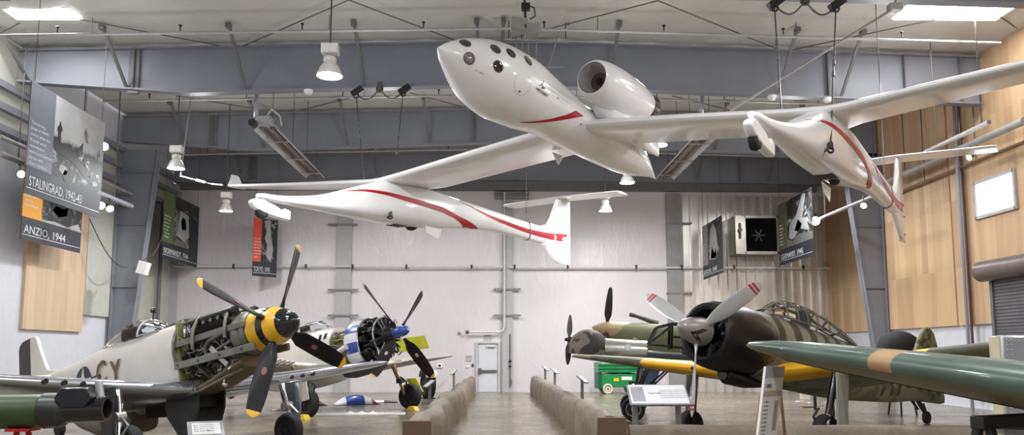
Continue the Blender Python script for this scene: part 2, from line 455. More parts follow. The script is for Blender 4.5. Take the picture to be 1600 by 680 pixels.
# sprinkler pipes between the frames, with heads
def sprinkler(Y, z, label):
    t = thing('sprinkler_pipe', label, 'pipe', (0, Y, z), 'sprinkler pipes under the roof')
    m = MB(); m.cyl((XL + 1.2, 0, -.25), (.4, 0, .1), .04, n=10); m.cyl((.4, 0, .1), (XR - 1.2, 0, -.25), .04, n=10)
    m.build('pipe', mat('pipe_paint', srgb(170, 170, 170), .4), t)
    for x in np.arange(-13, 15, 3.6):
        zz = .1 - .0217 * abs(x - .4)
        MB().cyl((x, 0, zz + .05), (x, 0, zz + .22), .018, n=8).lathe([(0, .05), (.03, .05), (.05, .02)], (x, 0, zz + .2), (0, 0, 1), 10).build('sprinkler_head', BLACK, t)
    for x in (-12, -5, 3, 9): MB().cyl((x, 0, .05 - .0217 * abs(x)), (x, 0, 12 - z - .0217 * abs(x)), .012, n=6).build('hanger_rod', CABLE, t)
for Y, px, py, nm in ((22.9, 776, 49, 'long white sprinkler pipe in the nearest roof bay'), (29.2, 776, 152, 'long white sprinkler pipe in the middle roof bay'), (35.3, 776, 236, 'long white sprinkler pipe in the farthest roof bay')):
    sprinkler(Y, float(atY(px, py, Y)[2]), nm)
# flange braces: slanting angle irons from the roof down to each beam's lower flange
def braces(Y, xs, name):
    for k, x in enumerate(xs):
        m = MB(); s_ = 1 if x < 0 else -1
        m.bar((x, Y - 1.7, zc(x) - .05), (x + .1 * s_, Y - .12, zbm(x) + .02), .1, .05)
        m.box((x, Y - 1.7, zc(x) - .12), (.16, .2, .14))
        struct(m, name if k == 0 else '%s.%03d' % (name, k), STEELD)
braces(25.8, [-15.5, -12.3, -8.4, -4.5, -.65, .2, 3.85, 9.5, 11.6], 'roof_beam_brace')
braces(33.2, [-13.2, -10.0, -6.4, -3, 6, 9.4, 12.5], 'roof_beam_brace_rear')
braces(38.5, [-12.6, -9, -6, 6.3, 10, 13.5], 'roof_beam_brace_end')
# diagonal roof bracing rods
def zline(a, b, z=12.0): return atZ(*a, z), atZ(*b, z)
for k, (a, b) in enumerate([((112, 28), (368, 76)), ((366, 78), (545, 0)), ((0, 52), (30, 36)), ((545, 0), (735, 72)), ((800, 60), (1028, 1)), ((1028, 1), (1218, 78)), ((1238, 78), (1510, 20)), ((1560, 24), (1600, 52))]):
    p, q = zline(a, b); m = MB().cyl(p, q, .018, n=6)
    struct(m, 'roof_brace_rod' if k == 0 else 'roof_brace_rod.%03d' % k, CABLE)
for k, (a, b) in enumerate([((276, 150), (400, 170)), ((640, 145), (720, 166)), ((1050, 150), (1140, 172)), ((1240, 158), (1390, 146)), ((470, 172), (560, 150))]):
    p, q = zline(a, b); struct(MB().cyl(p, q, .018, n=6), 'roof_brace_rod_rear' if k == 0 else 'roof_brace_rod_rear.%03d' % k, CABLE)
# --- columns of the third frame
def column(name, X0, xi0, xi1, ztop):
    sg = 1 if X0 < 0 else -1; Y = 33.2; mb = MB()
    for a, b, w in ((0, .04, .42),):
        mb.prism([(X0, 0), (X0 + sg * .04, 0), (X0 + sg * .04, ztop), (X0, ztop)], (1, 0, 0), (0, 0, 1), (0, Y, 0), .4)
        mb.prism([(xi0 - sg * .04, 0), (xi0, 0), (xi1, ztop), (xi1 - sg * .04, ztop)], (1, 0, 0), (0, 0, 1), (0, Y, 0), .4)
    mb.prism([(X0, 0), (xi0, 0), (xi1, ztop), (X0, ztop)], (1, 0, 0), (0, 0, 1), (0, Y, 0), .05)
    for z_ in (2, 4.6, 7.2, 9.4):
        xi = xi0 + (xi1 - xi0) * z_ / ztop; mb.box(((X0 + xi) / 2, Y, z_), (abs(xi - X0), .3, .03))
    o = struct(mb, name, STEEL); return o
column('wall_column', -15.87, -15.2, -14.2, 10.4)
column('wall_column.001', 16.35, 15.95, 14.75, 10.4)
# back-wall posts, girts, rail
POST = mat('grey_post', srgb(172, 171, 172), .5, var=.05)
mb = MB()
for px, w in ((536, .72), (793, .5), (270, .35)):
    x = atY(px, 500, YB)[0]; mb.box((x, YB - .08, 4.9), (w, .16, 9.8))
struct(mb, 'trim_3', POST)
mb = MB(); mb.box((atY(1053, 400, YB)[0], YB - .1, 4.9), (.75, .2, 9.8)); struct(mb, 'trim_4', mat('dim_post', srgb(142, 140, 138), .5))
x0 = atY(1300, 400, YB)[0]
mb = MB(); mb.box((x0 - .1, YB - .12, 4.0), (.3, .24, 8)); struct(mb, 'trim_5', mat('timber_edge', srgb(206, 176, 132), .6))
def girts(px, pys, w, name):
    mb = MB()
    for py in pys:
        p = atY(px, py, YB - .2); mb.box((p[0], YB - .2, p[2]), (w, .08, .09)); mb.cyl((p[0] - w / 2, YB - .22, p[2]), (p[0] - w / 2, YB, p[2]), .03, n=6)
    struct(mb, name, mat('girt_grey', srgb(126, 124, 124), .5))
girts(536, (351, 453, 493), 1.45, 'trim_6'); girts(793, (452, 493), 1.3, 'trim_7'); girts(1062, (349, 458), 1.2, 'trim_8')
girts(800, (301, 305, 310), 1.7, 'trim_9')
# ribbed insulated panel at the right end of the back wall
def foil_mat():
    m, nt, b = newmat('ribbed_foil'); co = objco(nt, (1, 1, .5))
    nt.links.new(ramp(nt, noise(nt, co, .8, 4), [(.3, srgb(200, 195, 190)), (.7, srgb(232, 228, 222))]), b.inputs['Base Color'])
    b.inputs['Roughness'].default_value = .26; b.inputs['Metallic'].default_value = .5
    bump(nt, b, noise(nt, co, 7, 4, .6, .6), .12, .03); return m
xa, xb = atY(1068, 400, YB)[0], atY(1296, 400, YB)[0]
mb = MB(); n = 16; st = (xb - xa) / n; P = []
for k in range(n): P += [(xa + st * k, .02), (xa + st * (k + .68), .02), (xa + st * (k + .74), .16), (xa + st * (k + .94), .16)]
P.append((xb, .02))
mb.add([(x, YB - d, z) for z in (0, 9.7) for x, d in P], [(i, i + 1, i + 1 + len(P), i + len(P)) for i in range(len(P) - 1)])
struct(mb, 'trim_10', foil_mat(), smooth=0)
# long horizontal conduit across the back wall
t = thing('wall_conduit', 'white horizontal conduit running right across the back wall at mid height', 'pipe', (0, YB - .3, 6.1))
z6 = float(atY(776, 417, YB - .3)[2]) - 6.1
MB().cyl((atY(272, 413, YB - .3)[0], 0, z6), (atY(786, 417, YB - .3)[0], 0, z6), .05, n=10).cyl((atY(796, 418, YB - .3)[0], 0, z6 - .03), (atY(1302, 418, YB - .3)[0], 0, z6 - .03), .05, n=10).build('conduit', mat('conduit_white', srgb(206, 204, 204), .4), t)
for px in (365, 478, 551, 635, 737, 804, 887, 994, 1065, 1147, 1255):
    x = atY(px, 417, YB - .3)[0]; MB().box((x, 0, z6), (.09, .14, .2)).build('clamp', BLACK, t)
t = thing('wall_mounted_conduit', 'white vertical pipe dropping down the back wall to the exit door', 'pipe', (atY(788, 540, YB - .25)[0], YB - .25, 2.3))
zz = float(atY(788, 519, YB - .25)[2]) - 2.3; xe = atY(730, 519, YB - .25)[0] - t.location.x
MB().tube([(0, 0, 7.5), (0, 0, zz + .25), (-.08, 0, zz + .06), (-.3, 0, zz), (xe, 0, zz)], .05, 10).build('pipe', mat('conduit_white', (1, 1, 1)), t)
MB().lathe([(0, .1), (.05, .1), (.12, .05), (.16, .02)], (xe, 0, zz), (0, -1, 0), 14).build('end_cap', STEELD, t)
t = thing('standpipe', 'short dark vertical pipe with two valves right of the exit door', 'pipe', (atY(797, 560, YB - .2)[0], YB - .2, 0))
za, zb_ = float(atY(797, 522, YB - .2)[2]), float(atY(797, 600, YB - .2)[2])
MB().cyl((0, 0, .25), (0, 0, za), .03, n=10).cyl((0, 0, za - .02), (0, .2, za - .02), .03, n=8).build('pipe', STEELD, t)
for z_ in (1.25, 1.5): MB().sphere((0, -.03, z_), .07, 12).cyl((0, -.02, z_), (0, -.16, z_), .025, n=8).build('valve', BLACK, t)
MB().tube([(0, 0, .5), (.06, -.05, .62), (.1, -.06, .5), (.06, -.05, .38)], .02, 8).build('spigot', STEELD, t)
# --- exit door
d = MB(); xl, xr = atY(747, 560, YB)[0], atY(778, 560, YB)[0]; zt = float(atY(762, 537, YB)[2])
fr = MB(); w = .09
fr.box((xl - w / 2, YB - .06, zt / 2), (w, .14, zt)).box((xr + w / 2, YB - .06, zt / 2), (w, .14, zt)).box(((xl + xr) / 2, YB - .06, zt + w / 2), (xr - xl + 2 * w, .14, w))
dr = MB().box(((xl + xr) / 2, YB - .03, zt / 2), (xr - xl - .02, .05, zt - .02)); do = struct(dr, 'door_1', WHITE_W)
fr.build('door_frame', mat('door_frame_grey', srgb(188, 186, 188), .5), do)
MB().box(((xl + xr) / 2 + .02, YB - .12, 1.02), (xr - xl - .16, .06, .1)).box((xl + .1, YB - .13, 1.02), (.13, .1, .26)).build('panic_bar', mat('panic_bar', srgb(120, 118, 118), .35, .6), do)
MB().box(((xl + xr) / 2 + .15, YB - .12, zt - .12), (.42, .1, .1)).build('door_closer', mat('closer', srgb(214, 208, 200), .4), do)
def wallbox(name, label, cat, px, py, w, h, m, dpt=.04, txt=None):
    p = atY(px, py, YB - .02); t = thing(name, label, cat, (p[0], YB - dpt / 2 - .001, p[2]))
    MB().box((0, 0, 0), (w, dpt, h)).build('plate', m, t, bevel=.004)
    if txt:
        ink = mat('grey_ink', srgb(96, 96, 100), .6)
        for i, s_ in enumerate(txt): lettering(s_, (-w * .42, -dpt / 2 - .003, h * (.22 - .32 * i)), (1, 0, 0), (0, 0, 1), h * .24, ink, t)
    return t
SIGNG = mat('sign_grey', srgb(178, 178, 180), .5)
wallbox('door_sign', 'grey notice plate above the exit door', 'sign', 762, 529, .34, .34, SIGNG, txt=('NOTICE', 'EXIT ONLY'))
wallbox('wall_notice', 'grey paper notice on the wall left of the exit door', 'notice', 732.5, 560, .27, .27, SIGNG, txt=('NOTICE', 'STAFF'))
wallbox('card_reader', 'small black card reader beside the exit door', 'card reader', 738.5, 571, .08, .14, BLACK, .06)
t = wallbox('wall_switch', 'small white switch box below the grey paper notice', 'switch', 730.5, 573, .1, .1, WHITE, .06)
t = thing('alarm_bell', 'small round white bell high on the wall left of the exit door', 'bell', tuple(atY(717.5, 521, YB - .04)))
MB().lathe([(0, .08), (.03, .085), (.07, .06), (.08, .01)], (0, .04, 0), (0, -1, 0), 18).build('dome', mat('bell_grey', srgb(150, 148, 148), .4, .5), t)
t = wallbox('fire_pull', 'small white box with dark face on the wall behind the blue-nosed fighter', 'wall box', 687, 571.5, .26, .2, WHITE, .08)
MB().box((0, -.045, .0), (.12, .02, .09)).build('cover', BLACK, t)
# --- black-mouthed ventilation box high on the ribbed panel
p0, p1 = atY(1147, 337, YB - 1.2), atY(1218, 397, YB - 1.2)
t = thing('ventilation_box', 'metal box with a black mesh mouth high on the ribbed back wall', 'vent', ((p0[0] + p1[0]) / 2, YB - .62, (p0[2] + p1[2]) / 2))
bw, bh = p1[0] - p0[0], p0[2] - p1[2]
m = MB(); m.box((0, .1, 0), (bw, 1.1, bh)); m.build('housing', mat('dull_tin', srgb(128, 124, 118), .35, .7, var=.15), t, bevel=.02)
f = MB()
for (cx, cz, sx, sz) in ((-bw * .36, 0, .5, bh), (.25, bh / 2 - .05, bw - .5, .1), (.25, -bh / 2 + .06, bw - .5, .14), (bw / 2 - .04, 0, .08, bh)): f.box((cx, -.5, cz), (sx, .12, sz))
f.build('mouth_frame', mat('vent_frame', srgb(176, 170, 160), .35, .6), t)
MB().box((bw * .09, -.47, 0), (bw * .78, .06, bh * .86)).build('mesh_screen', mat('vent_black', srgb(5, 6, 6), .9, spec=.1), t)
fn = MB()
for k in range(6): fn.bar((bw * .05, -.52, -.02), (bw * .05 + .32 * math.cos(k * PI / 3), -.52, -.02 + .32 * math.sin(k * PI / 3)), .05, .01, up=(0, 1, 0))
fn.build('fan', mat('fan_grey', srgb(44, 48, 46), .5), t)
MB().cyl((-bw * .38, -.62, bh * .3), (-bw * .38, -.62, -bh * .1), .05, n=10).cyl((-bw * .38, -.6, bh * .12), (-bw * .38, -.72, bh * .12), .09, n=12).build('latch', STEELD, t)
# --- right wall: glass-block window, roller door, corner pipe
XI = XR - .01
a, b_, c_, d_ = atX(1524, 285, XI), atX(1586, 268, XI), atX(1586, 328, XI), atX(1530, 338, XI)
y1, y0 = a[1], b_[1]; z1, z0 = (a[2] + b_[2]) / 2, (c_[2] + d_[2]) / 2
wf = MB()
for (yy, zz_, sy, sz) in ((y0, (z0 + z1) / 2, .1, z1 - z0 + .1), (y1, (z0 + z1) / 2, .1, z1 - z0 + .1), ((y0 + y1) / 2, z0, y1 - y0, .1), ((y0 + y1) / 2, z1, y1 - y0, .1)): wf.box((XI - .03, yy, zz_), (.1, sy, sz))
wo = struct(wf, 'window_1', mat('window_frame_grey', srgb(170, 168, 168), .5))
g = MB(); NY, NZ = 5, 5
for i in range(NY):
    for j in range(NZ):
        g.box((XI - .005, y0 + (i + .5) * (y1 - y0) / NY, z0 + (j + .5) * (z1 - z0) / NZ), (.06, (y1 - y0) / NY * .92, (z1 - z0) / NZ * .92))
g.build('glass_block', emit('daylit_glass_block', (.86, .93, 1.0), .95), wo, bevel=.02)
MB().box((XI + .02, (y0 + y1) / 2, (z0 + z1) / 2), (.03, y1 - y0, z1 - z0)).build('mortar', mat('mortar', srgb(150, 150, 156), .7), wo)
hp = atX(1536, 425, XI - .3)
zh = hp[2]; yh = hp[1]
ro = MB().cyl((XI - .35, yh, zh), (XI - .35, 14, zh), .34, n=24); rd = struct(ro, 'door_2', mat('roller_hood', srgb(118, 108, 104), .4, .4))
cu = MB(); yd = atX(1560, 470, XI)[1]
for k in range(40): cu.box((XI - .12, (yd + 14.5) / 2, zh - .2 - (k + .5) * (zh - .2) / 40), (.05, yd - 14.5, (zh - .2) / 40 * .8))
cu.box((XI - .09, (yd + 14.5) / 2, (zh - .2) / 2), (.04, yd - 14.5, zh - .2))
cu.build('roller_curtain', mat('roller_grey', srgb(104, 102, 106), .5, .3), rd)
MB().box((XI - .12, yd + .05, zh / 2), (.16, .14, zh)).build('guide_rail', STEELD, rd)
yp = float(atX(1518, 400, XI)[1])
t = thing('roof_drain_pipe', 'grey vertical pipe beside a dark strip on the plywood right wall', 'pipe', (XI - .3, yp, 0))
MB().cyl((0, 0, 0), (0, 0, 11.4), .06, n=10).build('pipe', STEEL, t)
MB().box((.24, .16, 5.8), (.06, .08, 11)).build('edge_strip', mat('dark_red_strip', srgb(86, 60, 56), .6), t)
# long pipes and lighting tracks along both side walls
def wallrun(name, label, X, a, b, r, m, hang=()):
    p, q = atX(*a, X), atX(*b, X)
    if abs(p[2] - q[2]) < 1.2: q[2] = p[2] = (p[2] + q[2]) / 2
    t = thing(name, label, 'pipe', tuple(p)); MB().cyl((0, 0, 0), q - p, r, n=12).build('pipe', m, t)
    for f_ in hang:
        s_ = (q - p) * f_; MB().cyl(s_, s_ + V3((0, 0, zc(X) - p[2] - s_[2] - .05)), .02, n=6).build('hanger_rod', CABLE, t)
    return t, p, q
PIPEG = mat('pipe_grey', srgb(168, 166, 166), .45, .2)
wallrun('service_pipe', 'dark gas pipe along the right wall above the glass-block window', XI - .15, (1395, 305), (1600, 222), .06, mat('gas_pipe', srgb(120, 92, 66), .5), (.3, .7))
wallrun('service_pipe', 'thick grey pipe along the top of the right wall', XI - .6, (1390, 285), (1600, 185), .12, PIPEG, (.15, .6))
# lighting tracks with spotlights
def spot(name, label, p, aim, on=True, r=.11, group=None):
    t = thing(name, label, 'spotlight', tuple(p)); d = unit(V3(aim))
    MB().lathe([(-.16, .03), (-.14, r * .55), (-.02, r), (0.1, r)], (0, 0, 0), d, 18).build('housing', BLACK if not on else mat('spot_body', srgb(60, 58, 60), .4), t)
    MB().lathe([(.105, r * .95), (.12, r * .7), (.13, .002)], (0, 0, 0), d, 18).build('lens', emit('spot_glow', (1, .93, .82), 30) if on else BLACK, t)
    MB().cyl((0, 0, .02), (0, 0, .3), .018, n=8).box((0, 0, .28), (.06, .12, .05)).build('bracket', BLACK, t)
    return t
trk, p, q = wallrun('light_track', 'grey lighting track with two lit spotlights beside the right column', 13.9, (1280, 344), (1395, 292), .07, PIPEG, (.1, .8))
spot('track_spotlight', 'glaring lit spotlight at the near end of the track beside the GERMANY banner', atX(1275, 345, 13.9), (-.55, -.8, -.25), r=.19)
spot('track_spotlight', 'lit spotlight hanging under the tail of the white aircraft near the right column', atX(1350, 320, 13.7), (-.5, -.7, -.5))
wallrun('light_track', 'short grey lighting track high above the horizontal tail at right', 14.2, (1445, 232), (1546, 198), .07, PIPEG, (.2, .9))
spot('track_spotlight', 'small lit spotlight below the right tip of the horizontal tail', atX(1517, 244, 15.2), (-.8, -.3, -.5), r=.09)
wallrun('service_pipe', 'grey pipe along the top of the left wall behind the STALINGRAD banner', XL + .5, (0, 236), (215, 330), .1, PIPEG, (.1, .5))
wallrun('service_pipe', 'upper grey pipe on the left wall above the STALINGRAD banner lamps', XL + .6, (0, 205), (225, 318), .07, PIPEG, (.2,))
wallrun('light_track', 'blue-grey lighting track behind the lower edge of the STALINGRAD banner', -13.4, (150, 296), (205, 326), .09, STEEL, (.5,))
spot('track_spotlight', 'lit spotlight at the lower right corner of the STALINGRAD banner', atX(157, 321, -13.2), (.6, -.7, -.2), r=.12)
spot('track_spotlight', 'tilted lit spotlight right of the STALINGRAD banner on its track', atX(171, 324, -13.3), (.5, -.6, -.6), r=.12)
spot('track_spotlight', 'lit spotlight at the upper right edge of the STALINGRAD banner', atX(162, 229, -13.2), (.6, -.7, -.2), r=.13)
spot('track_spotlight', 'lit spotlight at the left edge between the STALINGRAD and ANZIO banners', atX(31, 272, -14.8), (.7, -.6, -.2), r=.11)
t = thing('wall_mounted_speaker', 'small white loudspeaker on the left steel column', 'speaker', tuple(atY(224, 419, 31.6)))
MB().box((0, 0, 0), (.4, .3, .5), np.array(Matrix.Rotation(.25, 3, 'Y'))).build('cabinet', WHITE, t, bevel=.02); MB().cyl((-.15, .1, 0), (-.6, .35, 0), .03, n=8).build('bracket', STEELD, t)
t = thing('camera_mount', 'dark ball-headed camera on the wall beside the left column', 'camera', tuple(atX(233, 348, -14.9)))
MB().sphere((0, 0, 0), .12, 14).cyl((0, 0, 0), (0, .0, .4), .03, n=8).build('body', BLACK, t)
# vertical dark pipe left of the back corner
p = atY(229, 500, 37.2); t = thing('dark_downpipe', 'dark vertical pipe on the left wall near the back corner', 'pipe', (p[0] + .5, 37.2, .0))
MB().cyl((0, 0, 0), (0, 0, 9), .09, n=10).build('pipe', STEELD, t)
# drooping cables on the left wall
m = MB(); A, B = V3(atX(140, 342, -15.4)), V3(atX(228, 404, -14.4))
m.tube([A + (B - A) * u + V3((0, 0, -1.0 * math.sin(PI * u))) for u in np.linspace(0, 1, 14)], .02, 6)
B2 = V3(atX(258, 358, -14.2)); m.tube([B + (B2 - B) * u + V3((0, 0, -.35 * math.sin(PI * u))) for u in np.linspace(0, 1, 10)], .02, 6)
o = m.build('drooping_cable', CABLE); tag(o, 'thin drooping cable along the left wall passing behind the steel column', 'cable')
# --- lamps
def high_bay(label, px, py, Y, r):
    p = atY(px, py, Y); t = thing('high_bay_lamp', label, 'lamp', tuple(p), 'high bay lamps hanging from the roof')
    ztop = zc(p[0]) - p[2] - .05
    MB().lathe([(0, r), (.03, r), (.06, r * .97), (.22, r * .72), (.32, r * .45), (.34, .1)], (0, 0, -.03), (0, 0, 1), 32, cap=False).build('reflector', mat('reflector', srgb(226, 224, 220), .25, .3), t)
    MB().lathe([(0, .001), (.001, r * .6), (.03, r * .93), (.05, r * .93)], (0, 0, -.035), (0, 0, 1), 32, cap=False).build('lens', LAMP, t)
    MB().lathe([(.28, .11), (.3, .15), (.42, .15), (.44, .1)], (0, 0, 0), (0, 0, 1), 20).box((0, 0, .62), (.4, .26, .24)).build('ballast_box', mat('ballast', srgb(218, 216, 212), .4), t, bevel=.02)
    MB().cyl((0, 0, .7), (0, 0, ztop), .02, n=8).build('hanging_rod', CABLE, t)
    return p
LAMPS = [(515, 117, 18.2, .30, 'large lit lamp hanging alone left of the white aircraft nose'), (275, 262, 26.5, .28, 'lit lamp hanging above the NORMANDY banner'), (353, 329, 32, .26, 'lit lamp hanging left of the TOKYO banner behind the white wing tip'),
         (980, 285, 30.5, .28, 'lit lamp hanging just below the tail cone of the white aircraft'), (946, 329, 33, .27, 'lit lamp hanging lowest in front of the pale back wall at right'), (1028, 226, 26.5, .32, 'lit lamp half hidden under the right wing of the white aircraft')]
LP = [high_bay(l, px, py, Y, r) for px, py, Y, r, l in LAMPS]
def roof_panel(label, pts):
    P = [atZ(x, y, zc(0) - .35) for x, y in pts]; xs = [p[0] for p in P]; ys = [p[1] for p in P]
    x0, x1, y0, y1 = min(xs), max(xs), min(ys), max(ys)
    t = thing('roof_light_panel', label, 'ceiling light', ((x0 + x1) / 2, (y0 + y1) / 2, zc(0) - .35), 'bright roof panels')
    w, h = x1 - x0, y1 - y0
    MB().box((0, 0, .1), (w + .1, h + .1, .14)).build('frame', WHITE, t); MB().box((0, 0, .01), (w, h, .06)).build('diffuser', emit('panel_glow', (1, 1, 1), 9), t)
    return (x0 + x1) / 2, (y0 + y1) / 2, w, h
RP = [roof_panel('bright roof light panel at the upper right corner', [(1395, 30), (1590, 8)]), roof_panel('bright roof light panel at the upper left corner', [(-60, 29), (108, 15)])]
def area(p, size, power, col=(.97, .985, 1), rot=(0, 0, 0), sy=None, shape='DISK'):
    l = bpy.data.lights.new('lamp_and_fill_light', 'AREA'); l.shape = shape if sy is None else 'RECTANGLE'; l.size = size
    if sy: l.size_y = sy
    l.energy = power; l.color = col; o = bpy.data.objects.new('lamp_and_fill_light', l); COL.objects.link(o); o.location = p; o.rotation_euler = rot; return o
PW = 300
for p in LP: area((p[0], p[1], p[2] - .06), .5, PW)
for (x, y, w, h) in RP: area((x, y, zc(0) - .4), w * .9, 200, (1, 1, 1), sy=h * .9)
for x in (-11, -4, 4, 11):                     # the same lamps over the part of the hall behind and beside the viewer
    for y in (1.5, 9.5): area((x, y, 9.2), .6, PW * .8)
for x, y in ((-10, 17), (9, 18.5), (11.5, 26), (-5.5, 33), (6.5, 32), (-1.5, 32.5), (12.8, 33)): area((x, y, 9.0), .5, PW * .75)  # extra lights without fixtures, added to brighten the hall and back wall
def glow(p, power):
    l = bpy.data.lights.new('ceiling_fill', 'POINT'); l.energy = power; l.shadow_soft_size = .35; l.color = (.96, .98, 1)
    o = bpy.data.objects.new('ceiling_fill', l); COL.objects.link(o); o.location = p
for x in (-11, -4, 4, 11):
    for y in (5, 15, 21.8, 29): glow((x, y, 9.4), 85)  # added fill points that brighten the ceiling, no fixtures here
# spot beams on the back wall
w_ = SC.world or bpy.data.worlds.new('world'); SC.world = w_; w_.use_nodes = True
w_.node_tree.nodes['Background'].inputs[0].default_value = (.9, .93, 1, 1); w_.node_tree.nodes['Background'].inputs[1].default_value = .6
vs = SC.view_settings; vs.view_transform = 'Standard'; vs.look = 'None'; vs.gamma = 1; vs.use_curve_mapping = False; vs.exposure = .36

# small things clamped under the second frame
for px, py, lb in ((482, 142, 'small white round detector under the roof beam right of the big lamp'), (1206, 148, 'small white round detector under the roof beam left of the right-hand cables'), (1293, 151, 'white fitting under the roof beam post right of the right-hand cables')):
    p = atY(px, py, 25.7); t = thing('smoke_detector', lb, 'detector', (p[0], 25.7, zbm(p[0]) - .06))
    MB().lathe([(-.12, .001), (-.11, .1), (-.03, .15), (.03, .15)], (0, 0, 0), (0, 0, 1), 20).build('housing', WHITE, t); MB().cyl((0, 0, .0), (0, 0, .06), .05, n=10).build('base', GALV, t)
p = atY(1366, 148, 25.5); t = thing('beam_spotlight', 'small black floodlight clamped under the roof beam above the right wing', 'spotlight', (p[0], 25.5, zbm(p[0]) - .14))
MB().box((0, 0, 0), (.34, .2, .2), np.array(Matrix.Rotation(.4, 3, 'Y'))).cyl((.1, 0, 0), (.15, 0, .16), .04, n=8).build('housing', BLACK, t, bevel=.02)
MB().tube([(.2, 0, .05), (.7, 0, .12), (1.3, 0, .02), (2, 0, .1)], .012, 6).build('cord', BLACK, t)
# ================================================================== the hanging white aircraft
WKR = np.array([[-.581132101, .813809207, -.00023785], [-.813766822, -.581104769, -.0100402912], [-.0083090972, -.00564118112, .999949567]])
WK = Pose((2.90152309, 20.24729842, 4.2380226), sc=1.043, R=WKR)
def white_paint():
    m, nt, b = newmat('gloss_white'); co = objco(nt)
    nt.links.new(ramp(nt, noise(nt, co, 1.2, 4), [(.3, srgb(236, 235, 236)), (.7, srgb(244, 243, 244))]), b.inputs['Base Color'])
    b.inputs['Roughness'].default_value = .28; b.inputs['Coat Weight'].default_value = .5; b.inputs['Coat Roughness'].default_value = .08
    return m
WP = white_paint()
RED = mat('gloss_red', srgb(176, 10, 34), .4, var=.05, spec=.3)
DKGLASS = mat('dark_porthole', srgb(52, 34, 34), .08, .3, var=.2, coat=1)
INK = mat('dark_ink', srgb(70, 66, 70), .5)
wk = thing('hanging_aircraft', 'glossy white twin-boom aircraft with red stripes hanging from the roof', 'aircraft', WK.mat((0, 0, 0)))
# pod
PX = [6.93, 6.75, 6.4, 5.8, 5.0, 4.2, 3.4, 2.5, 1.5, .5, -.5, -1.3, -2.1, -2.6, -2.9]
PZ = [1.589, 1.569, 1.551, 1.493, 1.459, 1.445, 1.41, 1.325, 1.217, 1.145, 1.106, 1.05, .957, .861, .777]
PR = [.01, .154, .364, .634, .797, .782, .69, .63, .588, .555, .532, .45, .249, .092, .01]
pod = Body([(x, r, z + r, z - r, z) for x, z, r in zip(PX, PZ, PR)], e=2)
pod.mesh(90, 56).build('fuselage', WP, wk)
def pod_pt(x, phi, eps=.004):
    w, t, b, c = pod.sec(x); r = w + eps
    return V3((x, math.cos(phi) * r, c + math.sin(phi) * r))
def pod_hit(px, py):
    d = unit(WK.R.T @ ray(px, py)); o = (WK.R.T @ (EYE - WK.T)) / WK.sc
    P = o + d * np.arange(8, 26, .006)[:, None]; P = P[(P[:, 0] > -2.8) & (P[:, 0] < 6.9)]
    w = np.interp(P[:, 0], PTX, PTW); c = np.interp(P[:, 0], PTX, PTC); k = np.nonzero(np.hypot(P[:, 1], P[:, 2] - c) <= w)[0]
    return (P[k[0], 0], math.atan2(P[k[0], 2] - c[k[0]], P[k[0], 1])) if len(k) else None
PTX = np.linspace(-2.88, 6.92, 500); PTS_ = [pod.sec(x) for x in PTX]; PTW = [q[0] for q in PTS_]; PTC = [q[3] for q in PTS_]
z8 = lambda a, b: (700 + a / 4.535, b / 4.535)
z7 = lambda a, b: (780 + a / 5.664, 100 + b / 5.664)
def porthole(x, phi, r, m):
    w = pod.sec(x)[0]; dw = (pod.sec(x + .05)[0] - pod.sec(x - .05)[0]) / .1; sl = math.sqrt(1 + dw * dw)
    mb = MB(); rings = []
    for rr, e in ((r, .002), (r, .012), (r * .86, .012), (r * .84, .006), (r * .5, .008), (.001, .009)):
        rings.append([pod_pt(x + rr * math.cos(a) / sl, phi + rr * math.sin(a) / w, e) for a in np.arange(24) * PI / 12])
    return mb.loft(rings, False, lambda i, j: 0 if i < 3 else 1).build('porthole', [mat('porthole_rim', srgb(70, 64, 64), .4), m], wk)
SILV = mat('mirror_porthole', srgb(168, 168, 178), .1, .9, var=.2, vs=9)
for a, b, m in ((120, 303, DKGLASS), (147, 412, SILV), (335, 347, DKGLASS), (353, 470, DKGLASS), (445, 376, DKGLASS), (567, 430, DKGLASS)):
    h = pod_hit(*z8(a, b))
    if h: porthole(h[0], h[1], .118, m)
for x, ph in ((5.3, 2.3), (4.9, 2.75), (5.0, 3.2), (5.9, 2.9)): porthole(x, ph, .118, DKGLASS)
def pod_strip(top, bot, name, m, n=24, eps=.004, mirror=True):
    H = lambda L: [h for h in (pod_hit(*q) for q in L) if h]
    T, B = H(top), H(bot); par = lambda L: np.concatenate([[0], np.cumsum([math.hypot(a[0] - b[0], (a[1] - b[1]) * .6) for a, b in zip(L, L[1:])])])
    def samp(L): s_ = par(L); s_ = s_ / s_[-1]; return [(np.interp(u, s_, [q[0] for q in L]), np.interp(u, s_, [q[1] for q in L])) for u in np.linspace(0, 1, n)]
    T, B = samp(T), samp(B); mb = MB()
    for sg in ((1, -1) if mirror else (1,)):
        f = lambda x, p: pod_pt(x, p if sg > 0 else PI - p, eps)
        rows = [[f(t[0] + (b[0] - t[0]) * k / 3, t[1] + (b[1] - t[1]) * k / 3) for t, b in zip(T, B)] for k in range(4)]
        for a, b in zip(rows, rows[1:]): mb.strip(a, b)
    return mb.build(name, m, wk)
pod_strip([z7(185, 512), z7(330, 503), z7(480, 480), z7(600, 448), z7(676, 412)], [z7(185, 518), z7(330, 521), z7(480, 508), z7(620, 486), z7(748, 462)], 'red_flash', RED)
